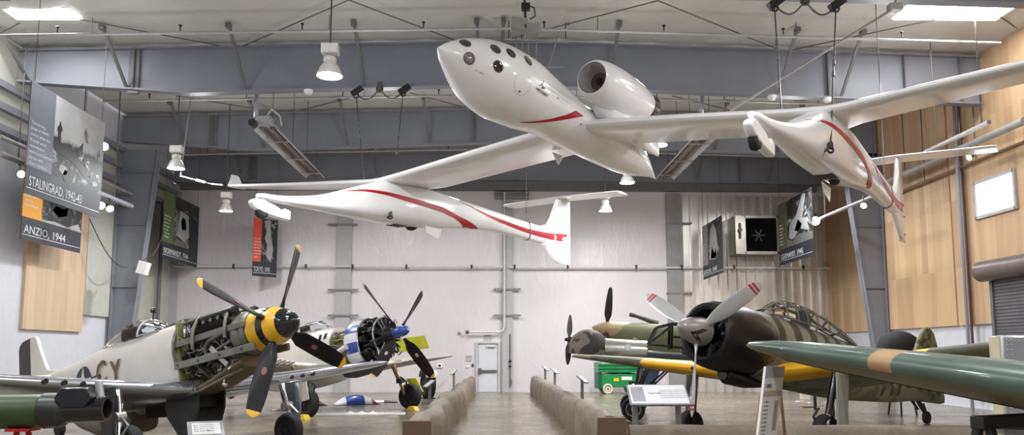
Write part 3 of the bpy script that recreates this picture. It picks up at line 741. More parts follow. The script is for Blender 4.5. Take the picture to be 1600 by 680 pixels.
# lettering, horse mark and tally marks on the port side of the pod
def pod_frame(px, py):
    x, ph = pod_hit(px, py); p = pod_pt(x, ph, .006); ex = unit(pod_pt(x - .1, ph) - pod_pt(x + .1, ph)); ey = unit(pod_pt(x, ph + .1) - pod_pt(x, ph - .1)); return p, ex, ey
def fitx(o, L):
    w = max(v.co.x for v in o.data.vertices) - min(v.co.x for v in o.data.vertices)
    for v in o.data.vertices: v.co.x *= L / w
p, ex, ey = pod_frame(*z7(322, 228))
q = V3(pod_pt(*pod_hit(*z7(424, 296)))); L = np.linalg.norm(q - p)
o = lettering('WHITE KNIGHT', p + np.cross(ex, ey) * .006, q - p, ey, .085, INK, wk, 'lettering'); fitx(o, L)
def pod_poly(mb, pts, eps=.005):
    H = [pod_hit(*z7(*q)) for q in pts]; mb.add([pod_pt(h[0], h[1], eps) for h in H if h], [list(range(len([h for h in H if h])))])
hm = MB()
for pts in ([(350, 190), (375, 178), (380, 184), (354, 198)], [(372, 178), (384, 168), (388, 176), (378, 190)], [(386, 190), (392, 206), (386, 212), (378, 202)], [(390, 150), (393, 170), (389, 172), (386, 152)], [(370, 204), (392, 214), (388, 224), (368, 212)], [(396, 198), (402, 214), (396, 224), (391, 214)]): pod_poly(hm, pts)
hm.build('horse_mark', INK, wk)
t1 = MB(); t2 = MB()
for k in range(17):
    u = k / 16; x, y = 436 + 178 * u, 210 + 136 * u
    pod_poly(t1, [(x - 3, y - 3), (x + 2, y + .5), (x, y + 4), (x - 5, y + .5)])
    x, y = 432 + 270 * u, 160 + 165 * u - 22 * math.sin(u * PI) * -.4
    if k < 15: pod_poly(t2, [(x, y), (x + 3, y + 2), (x + 3, y + 24), (x, y + 22)])
pod_poly(t1, [(514, 294), (530, 306), (527, 312), (511, 300)])
pod_poly(t1, [(-212, 54), (-196, 58), (-197, 62), (-213, 58)]); pod_poly(t1, [(-180, 68), (-140, 85), (-141, 89), (-181, 72)])
t1.build('tally_marks', INK, wk, smooth=0); t2.build('tally_marks_faint', mat('faint_ink', srgb(190, 184, 182), .5), wk, smooth=0)
# round hatch outline and small ports
x, ph = pod_hit(*z7(208, 172)); hr = MB(); w = pod.sec(x)[0]
rings = [[pod_pt(x + rr * math.cos(a), ph + rr * math.sin(a) / w, .003) for a in np.linspace(2.2, 6.6, 40)] for rr in (.235, .243)]
hr.strip(rings[0], rings[1]).build('hatch_outline', mat('seam_grey', srgb(178, 172, 172), .5), wk)
sp_ = MB()
for a, b, r in ((178, 243, .025), (722, 533, .022)):
    h = pod_hit(*z7(a, b)); w = pod.sec(h[0])[0]
    sp_ = MB().add([pod_pt(h[0] + r * math.cos(t), h[1] + r * math.sin(t) / w, .005) for t in np.arange(12) * PI / 6], [list(range(12))]); sp_.build('pressure_port', INK, wk)
# wing centre blending and engines
def nacelle(sg):
    y, z = .98 * sg, 2.03
    prof = [(-.0, .36), (-.03, .40), (-.1, .44), (-.4, .49), (-.9, .515), (-1.5, .50), (-2.1, .455), (-2.55, .40)]
    m = MB(); O = (2.66, y, z)
    inner = [(-.35, .001), (-.36, .19), (-.3, .25), (-.15, .29), (-.04, .32), (0, .345)]
    m.lathe([(x, r) for x, r in inner], O, (1, 0, 0), 40, 1, cap=False); m.lathe(prof, O, (1, 0, 0), 40, 0, cap=False)
    n_ = m.build('engine_nacelle', [WP, mat('intake_grey', srgb(150, 144, 142), .45)], wk)
    MB().lathe([(-.34, .21), (-.36, .2), (-.36, .001)], O, (1, 0, 0), 32).lathe([(-.2, .001), (-.26, .06), (-.35, .09)], O, (1, 0, 0), 20).build('compressor_face', mat('compressor_dark', srgb(62, 50, 46), .5, .3), n_)
    ex_ = MB().lathe([(-2.5, .36), (-2.62, .37), (-2.95, .36), (-3.0, .33), (-2.95, .3), (-2.6, .28), (-2.6, .001)], O, (1, 0, 0), 32, cap=False)
    for k in range(14):
        a = k * 2 * PI / 14; e = V3((0, math.cos(a), math.sin(a))); ex_.bar(V3(O) + e * .37 + V3((-2.58, 0, 0)), V3(O) + e * .365 + V3((-2.96, 0, 0)), .05, .03, up=e)
    ex_.build('exhaust_nozzle', mat('burnt_metal', srgb(84, 66, 58), .4, .7, var=.3), n_)
    # fairing that joins the nacelle to the wing root
    rings = []
    for x, hw, zt, zb_ in ((2.1, .05, 1.72, 1.5), (1.6, .3, 1.78, 1.3), (.8, .36, 1.8, 1.15), (0, .3, 1.75, 1.1), (-.8, .12, 1.65, 1.05), (-1.5, .03, 1.45, 1.05)):
        rings.append(superell(x, .72 * sg, (zt + zb_) / 2, hw, (zt - zb_) / 2, (zt - zb_) / 2, 2.4, 28))
    MB().loft(rings).build('engine_fairing', WP, wk)
nacelle(1); nacelle(-1)
S_B = 5.77
def wk_wing(sg):
    y = lambda v: v * sg
    secs = [(2.22, y(.2), 1.12, 2.55, .15, -1), (2.25, y(.8), 1.09, 2.45, .145, -1), (2.35, y(3), .84, 2.35, .135, -1), (2.48, y(5.2), .55, 2.2, .13, -1), (2.5, y(5.9), .49, 2.0, .13, -1.5), (2.49, y(6.3), .50, 1.75, .135, -2), (2.25, y(9), .80, 1.5, .13, -2), (1.95, y(12), 1.16, 1.2, .12, -2), (1.82, y(13.2), 1.31, 1.05, .12, -2), (1.74, y(13.5), 1.345, .8, .1, -2), (1.6, y(13.62), 1.36, .45, .08, -2)]
    wing(secs, n=16, sub=3).build('wing', WP, wk)
    wing([(1.75, y(13.5), 1.33, .75, .1, 0), (1.6, y(13.62), 1.55, .5, .1, 0), (1.5, y(13.66), 1.78, .3, .08, 0)], n=8).build('winglet', WP, wk)
    MB().cyl((1.9, y(13.55), 1.35), (2.2, y(13.75), 1.36), .03, n=8).build('tip_probe', WP, wk)
    # red curve reflected strip on the inner wing underside is a stripe on the boom; small strut under the wing root
    MB().prism([(0, 0), (-.5, 0), (-.28, -.28)], (1, 0, 0), (0, 0, 1), (.9, y(1.15), .95), .05).build('root_fin', WP, wk, bevel=.01)
wk_wing(1); wk_wing(-1)
BST = [(6.5, .05, -.52, -.62, -.57), (6.4, .085, -.5, -.63, -.56), (6.0, .11, -.48, -.66, -.57), (5.46, .15, -.42, -.66, -.54), (4.69, .22, -.27, -.66, -.46), (4.1, .28, -.09, -.67, -.4), (3.6, .33, .09, -.68, -.34), (3.06, .37, .28, -.69, -.28), (2.5, .39, .47, -.69, -.22), (1.5, .41, .56, -.67, -.2), (.6, .4, .55, -.63, -.16), (0, .38, .52, -.58, -.12), (-.5, .36, .48, -.51, -.08), (-1, .33, .46, -.45, -.04), (-1.8, .28, .43, -.37, .02), (-2.7, .24, .38, -.31, .03), (-3.76, .2, .32, -.31, 0), (-5, .16, .27, -.36, -.04), (-5.66, .13, .25, -.38, -.06), (-6.4, .09, .24, -.38, -.07), (-7.2, .06, .22, -.36, -.08), (-7.85, .025, .2, -.34, -.08)]
FIN = [(-5.3, .24), (-5.7, .25), (-6.12, .34), (-6.38, .62), (-6.65, 1.1), (-6.86, 1.39), (-7.14, 1.51), (-7.88, 1.47), (-7.88, -1.0), (-7.0, -1.03), (-6.68, -.93), (-6.37, -.71), (-6.01, -.48), (-5.6, -.38), (-5.2, -.36)]
def finmesh(poly, yc, th):
    """lens-sectioned fin from a side outline"""
    mb = MB(); zs = np.linspace(-.999, 1.5, 40); rings = []
    P = poly
    for z in zs:
        xs = []
        for (x0, z0), (x1, z1) in zip(P, P[1:] + P[:1]):
            if (z0 - z) * (z1 - z) <= 0 and z0 != z1: xs.append(x0 + (x1 - x0) * (z - z0) / (z1 - z0))
        if len(xs) < 2: continue
        a, b = max(xs), min(xs)
        if a > -5.6 and abs(z) < .5: a = -5.6
        rings.append([(a + (b - a) * u, yc + s_ * th * math.sin(PI * u ** .6) ** .8, z) for s_, us in ((1, np.linspace(0, 1, 9)), (-1, np.linspace(1, 0, 9)[1:-1])) for u in us])
    return mb.loft(rings)
def boom(sg):
    yc = S_B * sg; bd = Body(BST, yc, 2.7)
    b = bd.mesh(80, 40).build('boom', WP, wk)
    finmesh(FIN, yc, .07).build('tail_fin', WP, wk)
    # stabiliser on top of the fin
    wing([(-7.0, yc - 2.5, 1.42, .8, .1, 0), (-6.95, yc - 2.4, 1.43, .95, .1, 0), (-6.9, yc, 1.47, 1.0, .1, 0), (-6.95, yc + 2.4, 1.43, .95, .1, 0), (-7.0, yc + 2.5, 1.42, .8, .1, 0)], n=10, sub=3).build('horizontal_tail', WP, wk)
    m = MB()
    for side in (1, -1):
        xs = np.linspace(4.02, -.45, 30)
        T = lambda x: smooth_interp([-1.94, -1.2, -.45, 0, 1.02, 1.9, 2.65, 3.36, 4.02], [-.36, -.21, -.1, 0, .07, .1, .11, .06, -.08], x)
        B_ = lambda x: smooth_interp([-1.09, -.6, 0, 1.02, 1.9, 2.65, 3.35, 4.02], [-.44, -.28, -.16, -.08, -.03, .02, .01, -.085], x)
        bd.band(xs, [min(B_(x), T(x) - .004) for x in xs], [T(x) for x in xs], side, mb=m)
        xs = np.linspace(-.45, -1.93, 22); lo = []
        for x in xs: lo.append(max(B_(x) if x > -1.09 else -9, bd.sec(x)[2] + .01))
        bd.band(xs, [min(l, T(x) - .002) for l, x in zip(lo, xs)], [T(x) for x in xs], side, mb=m)
    m.build('red_stripe', RED, wk)
    m = MB()
    for side in (1, -1):
        K = [-6.9, -6.26, -4.66, -3.38, -2.44, -1.56, -.72]
        xs = np.linspace(-.75, -6.6, 50)
        lo = [smooth_interp(K, [-.185, -.19, -.15, -.05, .05, .21, .375], x) for x in xs]; hi = [smooth_interp(K, [.07, .03, 0, .08, .15, .25, .385], x) for x in xs]
        bd.band(xs, [max(l, bd.sec(x)[2] + .01) for l, x in zip(lo, xs)], [min(h, bd.sec(x)[1] - .005) for h, x in zip(hi, xs)], side, mb=m, eps=.008)
        A = [(x, yc + side * .082, z) for x, z in ((-6.5, .05), (-7.0, .1), (-7.52, .14), (-7.885, .15))]; Bq = [(x, yc + side * .082, z) for x, z in ((-6.5, -.19), (-7.0, -.18), (-7.52, -.16), (-7.885, -.15))]
        n0 = lambda p: (p[0], yc + side * (.012 + .07 * math.sin(PI * min(1, max(0, (-5.9 - p[0]) / 1.98)) ** .6) ** .8 * (1 if p[0] > -7.6 else .9)), p[2])
        m.strip([n0(p) for p in A], [n0(p) for p in Bq])
    m.build('red_tail_stripe', RED, wk)
    # nose gear in its fairing, turned on a stub
    fp = [(168, 325), (178, 312), (200, 306), (240, 315), (300, 345), (345, 377), (348, 360), (382, 376), (378, 428), (340, 420), (262, 396), (200, 366), (180, 350)]
    poly = [tuple(WK.on(340 + a / 3.4, 220 + c / 3.4, 1, -S_B)[[0, 2]]) for a, c in fp]
    g = MB().prism(poly, (1, 0, 0), (0, 0, 1), (0, yc, 0), .15).build('nose_gear_fairing', WP, wk, bevel=.035)
    MB().cyl((6.35, yc, -.6), (6.2, yc, -.8), .06, n=12).build('gear_strut', WP, g)
    wx, wz = WK.on(409, 331, 1, -S_B)[[0, 2]]
    MB().lathe([(-.06, .07), (-.075, .1), (-.06, .155), (0, .168), (.06, .155), (.075, .1), (.06, .07)], (wx, yc, wz), (0, 1, 0), 28).build('nose_wheel', RUBBER, wk)
    MB().lathe([(-.08, .1), (-.1, .17), (-.07, .24), (0, .255), (.07, .24), (.1, .17), (.08, .1)], (1.15, yc + .0 * sg, -.5), (0, 1, 0), 28).build('main_wheel', RUBBER, wk)
    MB().box((1.75, yc - .02, -.682), (.5, .34, .012)).build('wheel_well', mat('well_shade', srgb(44, 40, 38), .7), wk)  # flat plate, the darkness inside the open well is put into its colour
    MB().prism([(0, 0), (-.75, -.02), (-.62, -.34), (-.1, -.2)], (1, 0, 0), (0, 0, 1), (.9, yc - .3 * sg, -.6), .02).build('gear_door', WP, wk)
    for k, z in enumerate((.95, .45, .1, -.25, -.78)):
        MB().cyl((-7.55, yc + .06, z), (-7.55, yc - .06, z), .022, n=10).build('hinge_bolt', INK, wk)
    # lifting bracket and sling
    MB().lathe([(0, .05), (.03, .05), (.04, .03), (.09, .03)], (2.45 if sg < 0 else 3.3, yc + .3 * (1 if sg < 0 else 1), -.55 if sg < 0 else -.5), (0, 1, 0), 12).build('lifting_lug', STEELD, wk)
    ring = [bd.ring(-4.86 + d, 30) for d in (-.02, .02)]
    for r_ in ring:
        for i, p in enumerate(r_): r_[i] = (p[0], yc + (p[1] - yc) * 1.06, p[2] + (.012 if p[2] > 0 else -.012))
    MB().loft(ring, False).build('sling', CABLE, wk, solid=.012)
    return bd
BD = {sg: boom(sg) for sg in (1, -1)}
# registration on the outer side of the port boom
bd = BD[1]
p0, p1 = bd.side(-2.1, .02, 1, .012), bd.side(-4.3, -.2, 1, .012)
o = lettering('N318SL', p0 + V3((0, .02, -.1)), p1 - p0, (0, 0, 1), .26, mat('faded_purple', srgb(150, 136, 160), .5), wk, 'registration'); 
# --- rigging: two cables per boom up to the steel frames, slings, stays
def rig(label, bpt, top, w=.016, hook=True, chain=.0, m=CABLE):
    b = WK.w(bpt); t = thing('hoist_cable', label, 'cable', tuple(b)); d = V3(top) - b; u = unit(d)
    MB().cyl((0, 0, 0), d, w, n=8).build('wire', m, t)
    L = np.linalg.norm(d)
    if hook:
        MB().torus((0, 0, -.02), (0, 1, 0), .05, .022, 16, 8).box((0, 0, .07), (.09, .06, .1)).cyl((0, 0, .05), u * .24, .03, n=10).build('shackle', mat('shackle_dark', srgb(54, 48, 46), .4, .6), t)
    for f_ in (.45, .53, .6):
        MB().cyl(u * L * f_, u * (L * f_ + .18), .035, n=8).build('turnbuckle', STEELD, t)
    MB().bar(d + V3((-.12, 0, -.05)), d + V3((.2, .05, .2)), .16, .2).torus(d - u * .12, (0, 1, 0), .08, .025, 14, 8).build('beam_clamp', BLACK, t)
    return V3(top)
tA = rig('hanging cable to the hook on the side of the left boom', (2.45, -S_B + .41, -.55), atY(630, 143, 25.4))
tB = rig('hanging cable to the outer wing just left of the left boom', (2.3, -S_B - .75, .62), atY(556, 146, 25.4), hook=False)
tC = rig('hanging cable to the hook on the side of the right boom', (3.3, S_B + .42, -.5), atY(1306, 10, 18.2))
tD = rig('hanging cable to the wing just inboard of the right boom', (2.3, S_B - .7, .62), atY(1210, 8, 18.2), hook=False)
for a, b, lb in ((tA, tB, 'drooping safety chain between the two cable clamps above the left boom'), (tC, tD, 'drooping safety chain between the two cable clamps above the right boom')):
    m = MB(); mid = (a + b) / 2 + V3((0, 0, .12))
    pts = [a + (mid - a) * u + V3((0, 0, -.28 * math.sin(PI * u))) for u in np.linspace(0, 1, 10)] + [mid + (b - mid) * u + V3((0, 0, -.28 * math.sin(PI * u))) for u in np.linspace(0, 1, 10)][1:]
    m.tube(pts, .022, 6); m.box(mid + V3((0, 0, .08)), (.14, .1, .3)).torus(mid, (0, 1, 0), .1, .03, 14, 8)
    tag(m.build('safety_chain', CABLE), lb, 'chain')
for sg, lb in ((-1, 'thin wire holding the sling of the left boom near its tail'), (1, 'thin wire holding the sling of the right boom near its tail')):
    b = WK.w((-4.86, S_B * sg, .3)); t = thing('sling_wire', lb, 'cable', tuple(b))
    MB().cyl((0, 0, 0), (0, 0, zc(b[0]) - b[2]), .012, n=6).cyl((0, 0, .3), (0, 0, .5), .03, n=8).build('wire', CABLE, t)
a, b = V3(WK.w((1.9, 3.9, .95))), V3(atY(1398, 12, 18.0)); t = thing('stay_rod', 'pale slanting stay rod from the white wing up to the roof beam at right', 'rod', tuple(a))
MB().cyl((0, 0, 0), b - a, .03, n=8).build('rod', CABLEL, t); MB().box(b - a, (.3, .2, .16)).cyl(b - a, b - a + V3((.1, 0, .6)), .03, n=8).build('beam_bracket', CABLEL, t)
a = V3(WK.w((2.2, -13.75, 1.36))); b = V3(atY(282, 275, 27.0)); t = thing('wingtip_stay', 'white turnbuckle rod from the left wing tip to a wire on the frame', 'rod', tuple(a))
MB().cyl((0, 0, 0), b - a, .018, n=8).cyl((b - a) * .2, (b - a) * .5, .045, n=10).build('rod', WHITE, t)
c = V3((b[0] + .35, b[1], zc(b[0]) - .1)); MB().cyl(b - a, c - a, .018, n=6).build('wire', CABLEL, t)
# --- radiant heaters under the roof
def heater(label, X, y0, y1, z, near):
    t = thing('radiant_heater', label, 'heater', (X, (y0 + y1) / 2, z), 'tube heaters under the roof'); L = y1 - y0
    dull = mat('heater_tin', srgb(196, 194, 190), .35, .6); dk = mat('heater_tube', srgb(116, 104, 98), .5, .3)
    m = MB(); P = [(-.42, -.1), (-.25, .14), (.25, .14), (.42, -.1), (.4, -.12), (.22, .1), (-.22, .1), (-.4, -.12)]
    m.prism(P, (1, 0, 0), (0, 0, 1), (0, 0, 0), L).build('reflector', dull, t, smooth=0)
    for x in (-.17, .17): MB().cyl((x, -L / 2, -.0), (x, L / 2, -.0), .06, n=12).build('burner_tube', dk, t)
    MB().torus((0, L / 2 - .05, 0), (0, 0, 1), .17, .06, 14, 8, a0=0, a1=2 * PI).build('return_bend', dk, t)
    for y in (-L * .3, .05 * L, L * .38): MB().box((0, y, -.1), (.84, .05, .04)).build('strap', dull, t)
    MB().box((.0, -L / 2 - .2, .16), (.5, .45, .28)).build('burner_box', GALV, t, bevel=.02)
    MB().cyl((-.3, -L / 2 - .35, 0), (-.3, -L / 2 - .62, 0), .13, n=16).build('blower', BLACK, t)
    MB().tube([(-.3, -L / 2 - .2, .3), (-.32, -L / 2 - .2, .8), (-.25, -L / 2 - .2, 1.4), (-.3, -L / 2 - .2, 2.2), (-.28, -L / 2 - .2, zc(X) - z)], .09, 12).build('flex_duct', mat('duct_foil', srgb(206, 208, 214), .25, .8), t)
    for y in (-L * .45, -L * .08, L * .22, L * .46): MB().cyl((.1, y, .12), (.1, y, zc(X) - z), .012, n=6).build('hanging_wire', CABLE, t)
    MB().tube([(.1, -L / 2 - .3, .32), (.25, -L / 2 - .3, .55), (.45, -L / 2, .4), (.4, -L / 2 + .4, .2)], .02, 6).build('gas_hose', WHITE, t)
heater('tube heater hanging above the left wing of the white aircraft', -7.85, 26.6, 34, 9.5, True)
heater('tube heater seen below the right wing beside the white tail cone', 7.3, 26.6, 34, 9.5, False)
# --- cabinets, lights and ladder frame hanging above the pod
p = atY(818, 30, 18.0); t = thing('hanging_speaker', 'pair of grey boxes on a black bracket hanging above the aircraft nose', 'speaker', tuple(p))
GB = mat('speaker_grey', srgb(150, 146, 142), .5)
MB().box((-.1, 0, -.15), (.38, .3, .3), np.array(Matrix.Rotation(.1, 3, 'Y'))).build('cabinet', GB, t, bevel=.02); MB().box((.2, 0, -.28), (.36, .3, .26), np.array(Matrix.Rotation(-.15, 3, 'Y'))).build('cabinet', GB, t, bevel=.02)
MB().box((.05, 0, .3), (.2, .15, .16)).tube([(.0, 0, 1.4), (.03, 0, .3), (.05, 0, -.1)], .03, 8).tube([(.1, 0, .35), (.25, 0, .28), (.28, 0, .08), (.15, 0, 0)], .018, 6).build('bracket', BLACK, t)
for i, (px, pb, Y) in enumerate(((785, 24, 24.4), (795, 60, 24.4), (815, 60, 24.4), (884, 60, 24.4), (888, 40, 24.4))):
    p = atY(px, pb, Y); m = MB().cyl(p, (p[0], Y, zc(p[0])), .02, n=6); tag(m.build('hanging_rod', CABLE), 'thin rod hanging from the roof above the white nose, %s' % ('leftmost of five', 'second of five from the left', 'middle one of five', 'fourth of five from the left', 'rightmost of five')[i], 'rod')
t = thing('pipe_lattice', 'faint grey pipe frame hanging from the roof behind the white aircraft nose', 'pipework', tuple(atY(840, 110, 25.2)))
o_ = V3(t.location); lp = mat('frame_pipe', srgb(150, 148, 146), .5)
for (a, b) in (((790, 66), (888, 66)), ((880, 105), (790, 105)), ((888, 0), (850, 130)), ((806, 55), (806, 105)), ((816, 55), (816, 105)), ((826, 55), (826, 105)), ((838, 66), (838, 110))):
    MB().cyl(V3(atY(*a, 25.2)) - o_, V3(atY(*b, 25.2)) - o_, .022, n=6).build('frame_pipe', lp, t)
# ================================================================== silver fighter with the yellow and black nose (left foreground)
BARE = mat('bare_aluminium', srgb(206, 203, 198), .38, .55, var=.06, vs=2)
BAREW = mat('pale_silver_paint', srgb(214, 208, 200), .42, .25, var=.05, vs=2)
SHINY = mat('shiny_wing_skin', srgb(206, 210, 220), .18, .9, var=.06)
YEL = mat('yellow_paint', srgb(240, 186, 40), .35, var=.05, coat=.3)
BLK = mat('gloss_black', srgb(20, 20, 24), .16, var=.1, coat=.6)
BLADE = mat('black_blade', srgb(13, 13, 18), .42, var=.2, coat=.08, spec=.3)
FRAMEG = mat('engine_frame_grey', srgb(128, 126, 118), .45, .5, var=.2, vs=8)
ENGK = mat('engine_black', srgb(34, 33, 32), .45, .3, var=.4, vs=10)
ENGG = mat('engine_grey', srgb(116, 114, 108), .4, .6, var=.3, vs=8)
ZINC = mat('zinc_green', srgb(112, 112, 66), .55, var=.25, vs=6)
OLIVE = mat('olive_dark', srgb(74, 72, 58), .55, var=.2)
DARKM = mat('dark_metal', srgb(58, 58, 60), .4, .5, var=.2)
def glass():
    m, nt, b = newmat('canopy_glass'); b.inputs['Base Color'].default_value = (.85, .9, .92, 1); b.inputs['Roughness'].default_value = .05
    b.inputs['Transmission Weight'].default_value = 1; b.inputs['IOR'].default_value = 1.08; b.inputs['Specular IOR Level'].default_value = .9; return m
GLASS = glass()
P51 = Pose((-3.86, 14.12, .49), 325.46, 10.43)
g0 = P51.b((P51.w((-3, 0, 0))[0], P51.w((-3, 0, 0))[1], 0)); OF = tuple(-g0)
mu = thing('fighter_aircraft', 'silver fighter with yellow and black spinner and its engine laid bare, left foreground', 'aircraft', P51.mat(g0), 'fighters on the hangar floor')
def B_(mb, name, m, parent=None, **k):
    return mb.build(name, m, parent or mu, off=OF if parent is None else None, **k)
def star_insignia(body, x, z, r, sgn, parent, off, bars=True):
    dk = mat('insignia_blue', srgb(44, 46, 60), .5); wh = mat('insignia_white', srgb(226, 224, 220), .5)
    m = MB(); c = [(x + r * math.cos(a), z + r * math.sin(a)) for a in np.arange(32) * PI / 16]
    body.panel(c, sgn, m, .006, 0)
    if bars:
        for s_ in (1, -1): body.panel([(x + s_ * r * .95, z + r * .3), (x + s_ * r * 1.9, z + r * .3), (x + s_ * r * 1.9, z - r * .3), (x + s_ * r * .95, z - r * .3)], sgn, m, .006, 0)
        for s_ in (1, -1): body.panel([(x + s_ * r * 1.0, z + r * .2), (x + s_ * r * 1.8, z + r * .2), (x + s_ * r * 1.8, z - r * .2), (x + s_ * r * 1.0, z - r * .2)], sgn, m, .009, 1)
    st = []
    for k in range(10):
        q = r * (.98 if k % 2 == 0 else .38); st.append((x + q * math.sin(k * PI / 5), z + q * math.cos(k * PI / 5)))
    for k in range(5): body.panel([(x, z), st[2 * k - 1], st[2 * k], st[(2 * k + 1) % 10]], sgn, m, .009, 1)
    return m.build('star_insignia', [dk, wh], parent, off=off, smooth=0)
# fuselage behind the firewall
fb = Body([(-2.34, .44, .58, -.68, -.05), (-2.7, .46, .58, -.8, -.05), (-3.3, .47, .58, -.86, -.05), (-3.9, .46, .57, -.95, -.05), (-4.8, .43, .6, -1.05, -.02), (-5.4, .39, .57, -1.02, .03), (-6.2, .3, .5, -.78, .06), (-7, .22, .46, -.42, .08), (-7.8, .14, .44, -.2, .1), (-8.5, .06, .4, -.06, .14), (-8.8, .02, .34, .06, .18)], 0, 2.3)
B_(fb.mesh(60, 40), 'fuselage', BAREW)
rear = B_(MB().prism([(-7.1, .42), (-7.7, .56), (-7.95, 1.0), (-8.12, 1.36), (-8.22, 1.43), (-8.42, 1.43), (-8.42, .3), (-7.6, .3)], (1, 0, 0), (0, 0, 1), depth=.09), 'fin', BAREW, bevel=.03)
B_(MB().prism([(-8.44, 1.42), (-8.75, 1.4), (-8.9, 1.33), (-8.96, 1.2), (-8.96, .2), (-8.8, .02), (-8.44, .1)], (1, 0, 0), (0, 0, 1), depth=.07), 'rudder', mat('rudder_dark', srgb(58, 52, 52), .5), bevel=.02)
for s_ in (1, -1): B_(wing([(-7.3, .1 * s_, .34, 1.15, .1, 0), (-7.6, 1.9 * s_, .34, .75, .09, 0), (-7.75, 2.0 * s_, .34, .5, .08, 0)]), 'tailplane', BAREW)
star_insignia(fb, -5.6, -.14, .4, -1, mu, OF)
ol = mat('code_olive', srgb(104, 84, 46), .5)
for ch, px in (('C', 157), ('Y', 182)):
    p = P51.on(px, 601 if ch == 'C' else 600, 1, -.44); q = fb.side(p[0], p[2] + .1, -1, .02)
    o = lettering(ch, (p[0] - .12, q[1] - .015, p[2]), (1, 0, 0), (0, 0, 1), .66, ol, mu, 'code_letter', sx=.85, bold=.014); o.location += Vector(OF)
# belly scoop under the fuselage
B_(MB().loft([superell(x, 0, z, w, h, h, 2.6, 24) for x, w, z, h in ((-4.1, .3, -1.08, .22), (-4.6, .33, -1.08, .26), (-5.4, .3, -1.0, .26), (-6.2, .22, -.78, .2), (-6.9, .12, -.5, .12))]), 'radiator_scoop', mat('scoop_shade', srgb(118, 112, 96), .5, .3))  # darker colour includes the shade under the belly
# wings
def p51wing(s_):
    secs = [(-1.95, .3 * s_, -.76, 2.9, .15, 1), (-2.1, .8 * s_, -.73, 2.7, .15, 1), (-2.22, 1.6 * s_, -.65, 2.45, .145, 1), (-2.3, 3 * s_, -.51, 2.05, .14, .5), (-2.38, 5.2 * s_, -.29, 1.4, .12, 0), (-2.45, 5.5 * s_, -.26, 1.15, .1, 0), (-2.65, 5.62 * s_, -.25, .6, .08, 0)]
    w_ = B_(wing(secs, n=16, sub=3), 'wing', SHINY)
    for y in (2.22, 2.52, 2.82):
        z = -.65 + (y - 1.6) * .1
        MB().cyl((-2.45, y * s_, z), (-2.225, y * s_, z), .042, n=16).build('gun_port', BLK, w_)
    # landing gear
    c = (-1.9, 1.7 * s_, -1.7)
    B_(MB().cyl((-2.05, 1.75 * s_, -.75), (-1.97, 1.78 * s_, -1.25), .07, n=14).cyl((-1.97, 1.78 * s_, -1.2), (-1.92, 1.85 * s_, -1.62), .045, n=12), 'oleo_leg', CHROME)
    B_(MB().tube([(-1.9, 1.8 * s_, -1.2), (-1.7, 1.8 * s_, -1.38), (-1.88, 1.84 * s_, -1.56)], .022, 8).tube([(-1.92, 1.85 * s_, -1.5), (-1.9, 1.87 * s_, -1.64), (-1.9, 1.8 * s_, -1.7)], .04, 10).cyl((-1.98, 1.7 * s_, -1.2), (-1.98, 1.86 * s_, -1.22), .1, n=14), 'torque_link', GALV)
    wheel_parts(mu, c, (0, 1, 0), .345, .22, RUBBER, DARKM, off=OF)
    B_(MB().prism([(-1.72, -.72), (-2.28, -.7), (-2.24, -1.1), (-2.1, -1.58), (-1.86, -1.58), (-1.76, -1.1)], (1, 0, 0), (0, 0, 1), (0, 1.98 * s_, 0), .03), 'gear_leg_door', SHINY if s_ > 0 else DARKM, bevel=.01)
    B_(MB().prism([(-1.9, -.78), (-3.0, -.8), (-2.9, -1.2), (-2.55, -1.62), (-2.2, -1.6), (-1.95, -1.15)], (1, 0, 0), (0, 0, 1), (0, .28 * s_, 0), .04), 'inner_gear_door', DARKM, bevel=.012)
p51wing(1); p51wing(-1)
B_(MB().box((-2.9, 0, -.95), (1.5, .5, .3)), 'wheel_bay', mat('bay_dark', srgb(30, 29, 26), .8))
wheel_parts(mu, (-7.3, 0, -.83), (0, 1, 0), .17, .12, RUBBER, DARKM, name='tail_wheel', off=OF); B_(MB().cyl((-7.05, 0, -.35), (-7.28, 0, -.8), .045, n=10), 'tail_wheel_leg', DARKM)
# spinner in black and yellow rings, four yellow-tipped blades
spn = [(.52, .001), (.5, .07), (.44, .14), (.36, .2), (.27, .25), (.24, .262), (.235, .264), (.1, .31), (.0, .335), (-.005, .336), (-.15, .357), (-.155, .357), (-.28, .37), (-.4, .374), (-.42, .36)]
def col(i, j):
    x = (spn[i][0] + spn[i + 1][0]) / 2; return 0 if x > .235 else 1 if x > -.003 else 0 if x > -.154 else 1
B_(MB().lathe([(x, r) for x, r in spn], n=48, mi=col, cap=False), 'spinner', [BLK, YEL])
CH = [(0.05, .12), (.2, .26), (.35, .31), (.6, .31), (.85, .28), (.94, .24), (.98, .16), (1.0, .05)]
def prop(parent, off, n, ph, L, chord, pitch, mats, x=0, tip=.93, root=.05, bands=(), sgn=1, marks=None, r0=.12, thick=.09):
    for k in range(n):
        a = math.radians(ph) + k * 2 * PI / n; rd = V3((0, math.sin(a), math.cos(a)))
        b = blade(MB(), (x, 0, 0), rd, V3((1, 0, 0)) * sgn, L, chord, pitch, r0, 0, tip, 1, thick, root, bands=bands).build('propeller_blade', mats, parent, off=off, smooth=50)
        if marks:
            t, m_ = marks; ax = V3((1, 0, 0)) * sgn; tg = np.cross(ax, rd); pa = math.radians(pitch[0] + (pitch[1] - pitch[0]) * t); cd = tg * math.cos(pa) + ax * math.sin(pa); nd = np.cross(rd, cd)
            for s_ in (1, -1):
                o_ = V3((x, 0, 0)) + rd * L * t + nd * s_ * .026
                MB().add([o_ + rd * .075 * math.cos(u) + cd * .045 * math.sin(u) for u in np.arange(20) * PI / 10], [list(range(20))]).build('blade_decal', m_, b)
PROP51 = (62, 24)
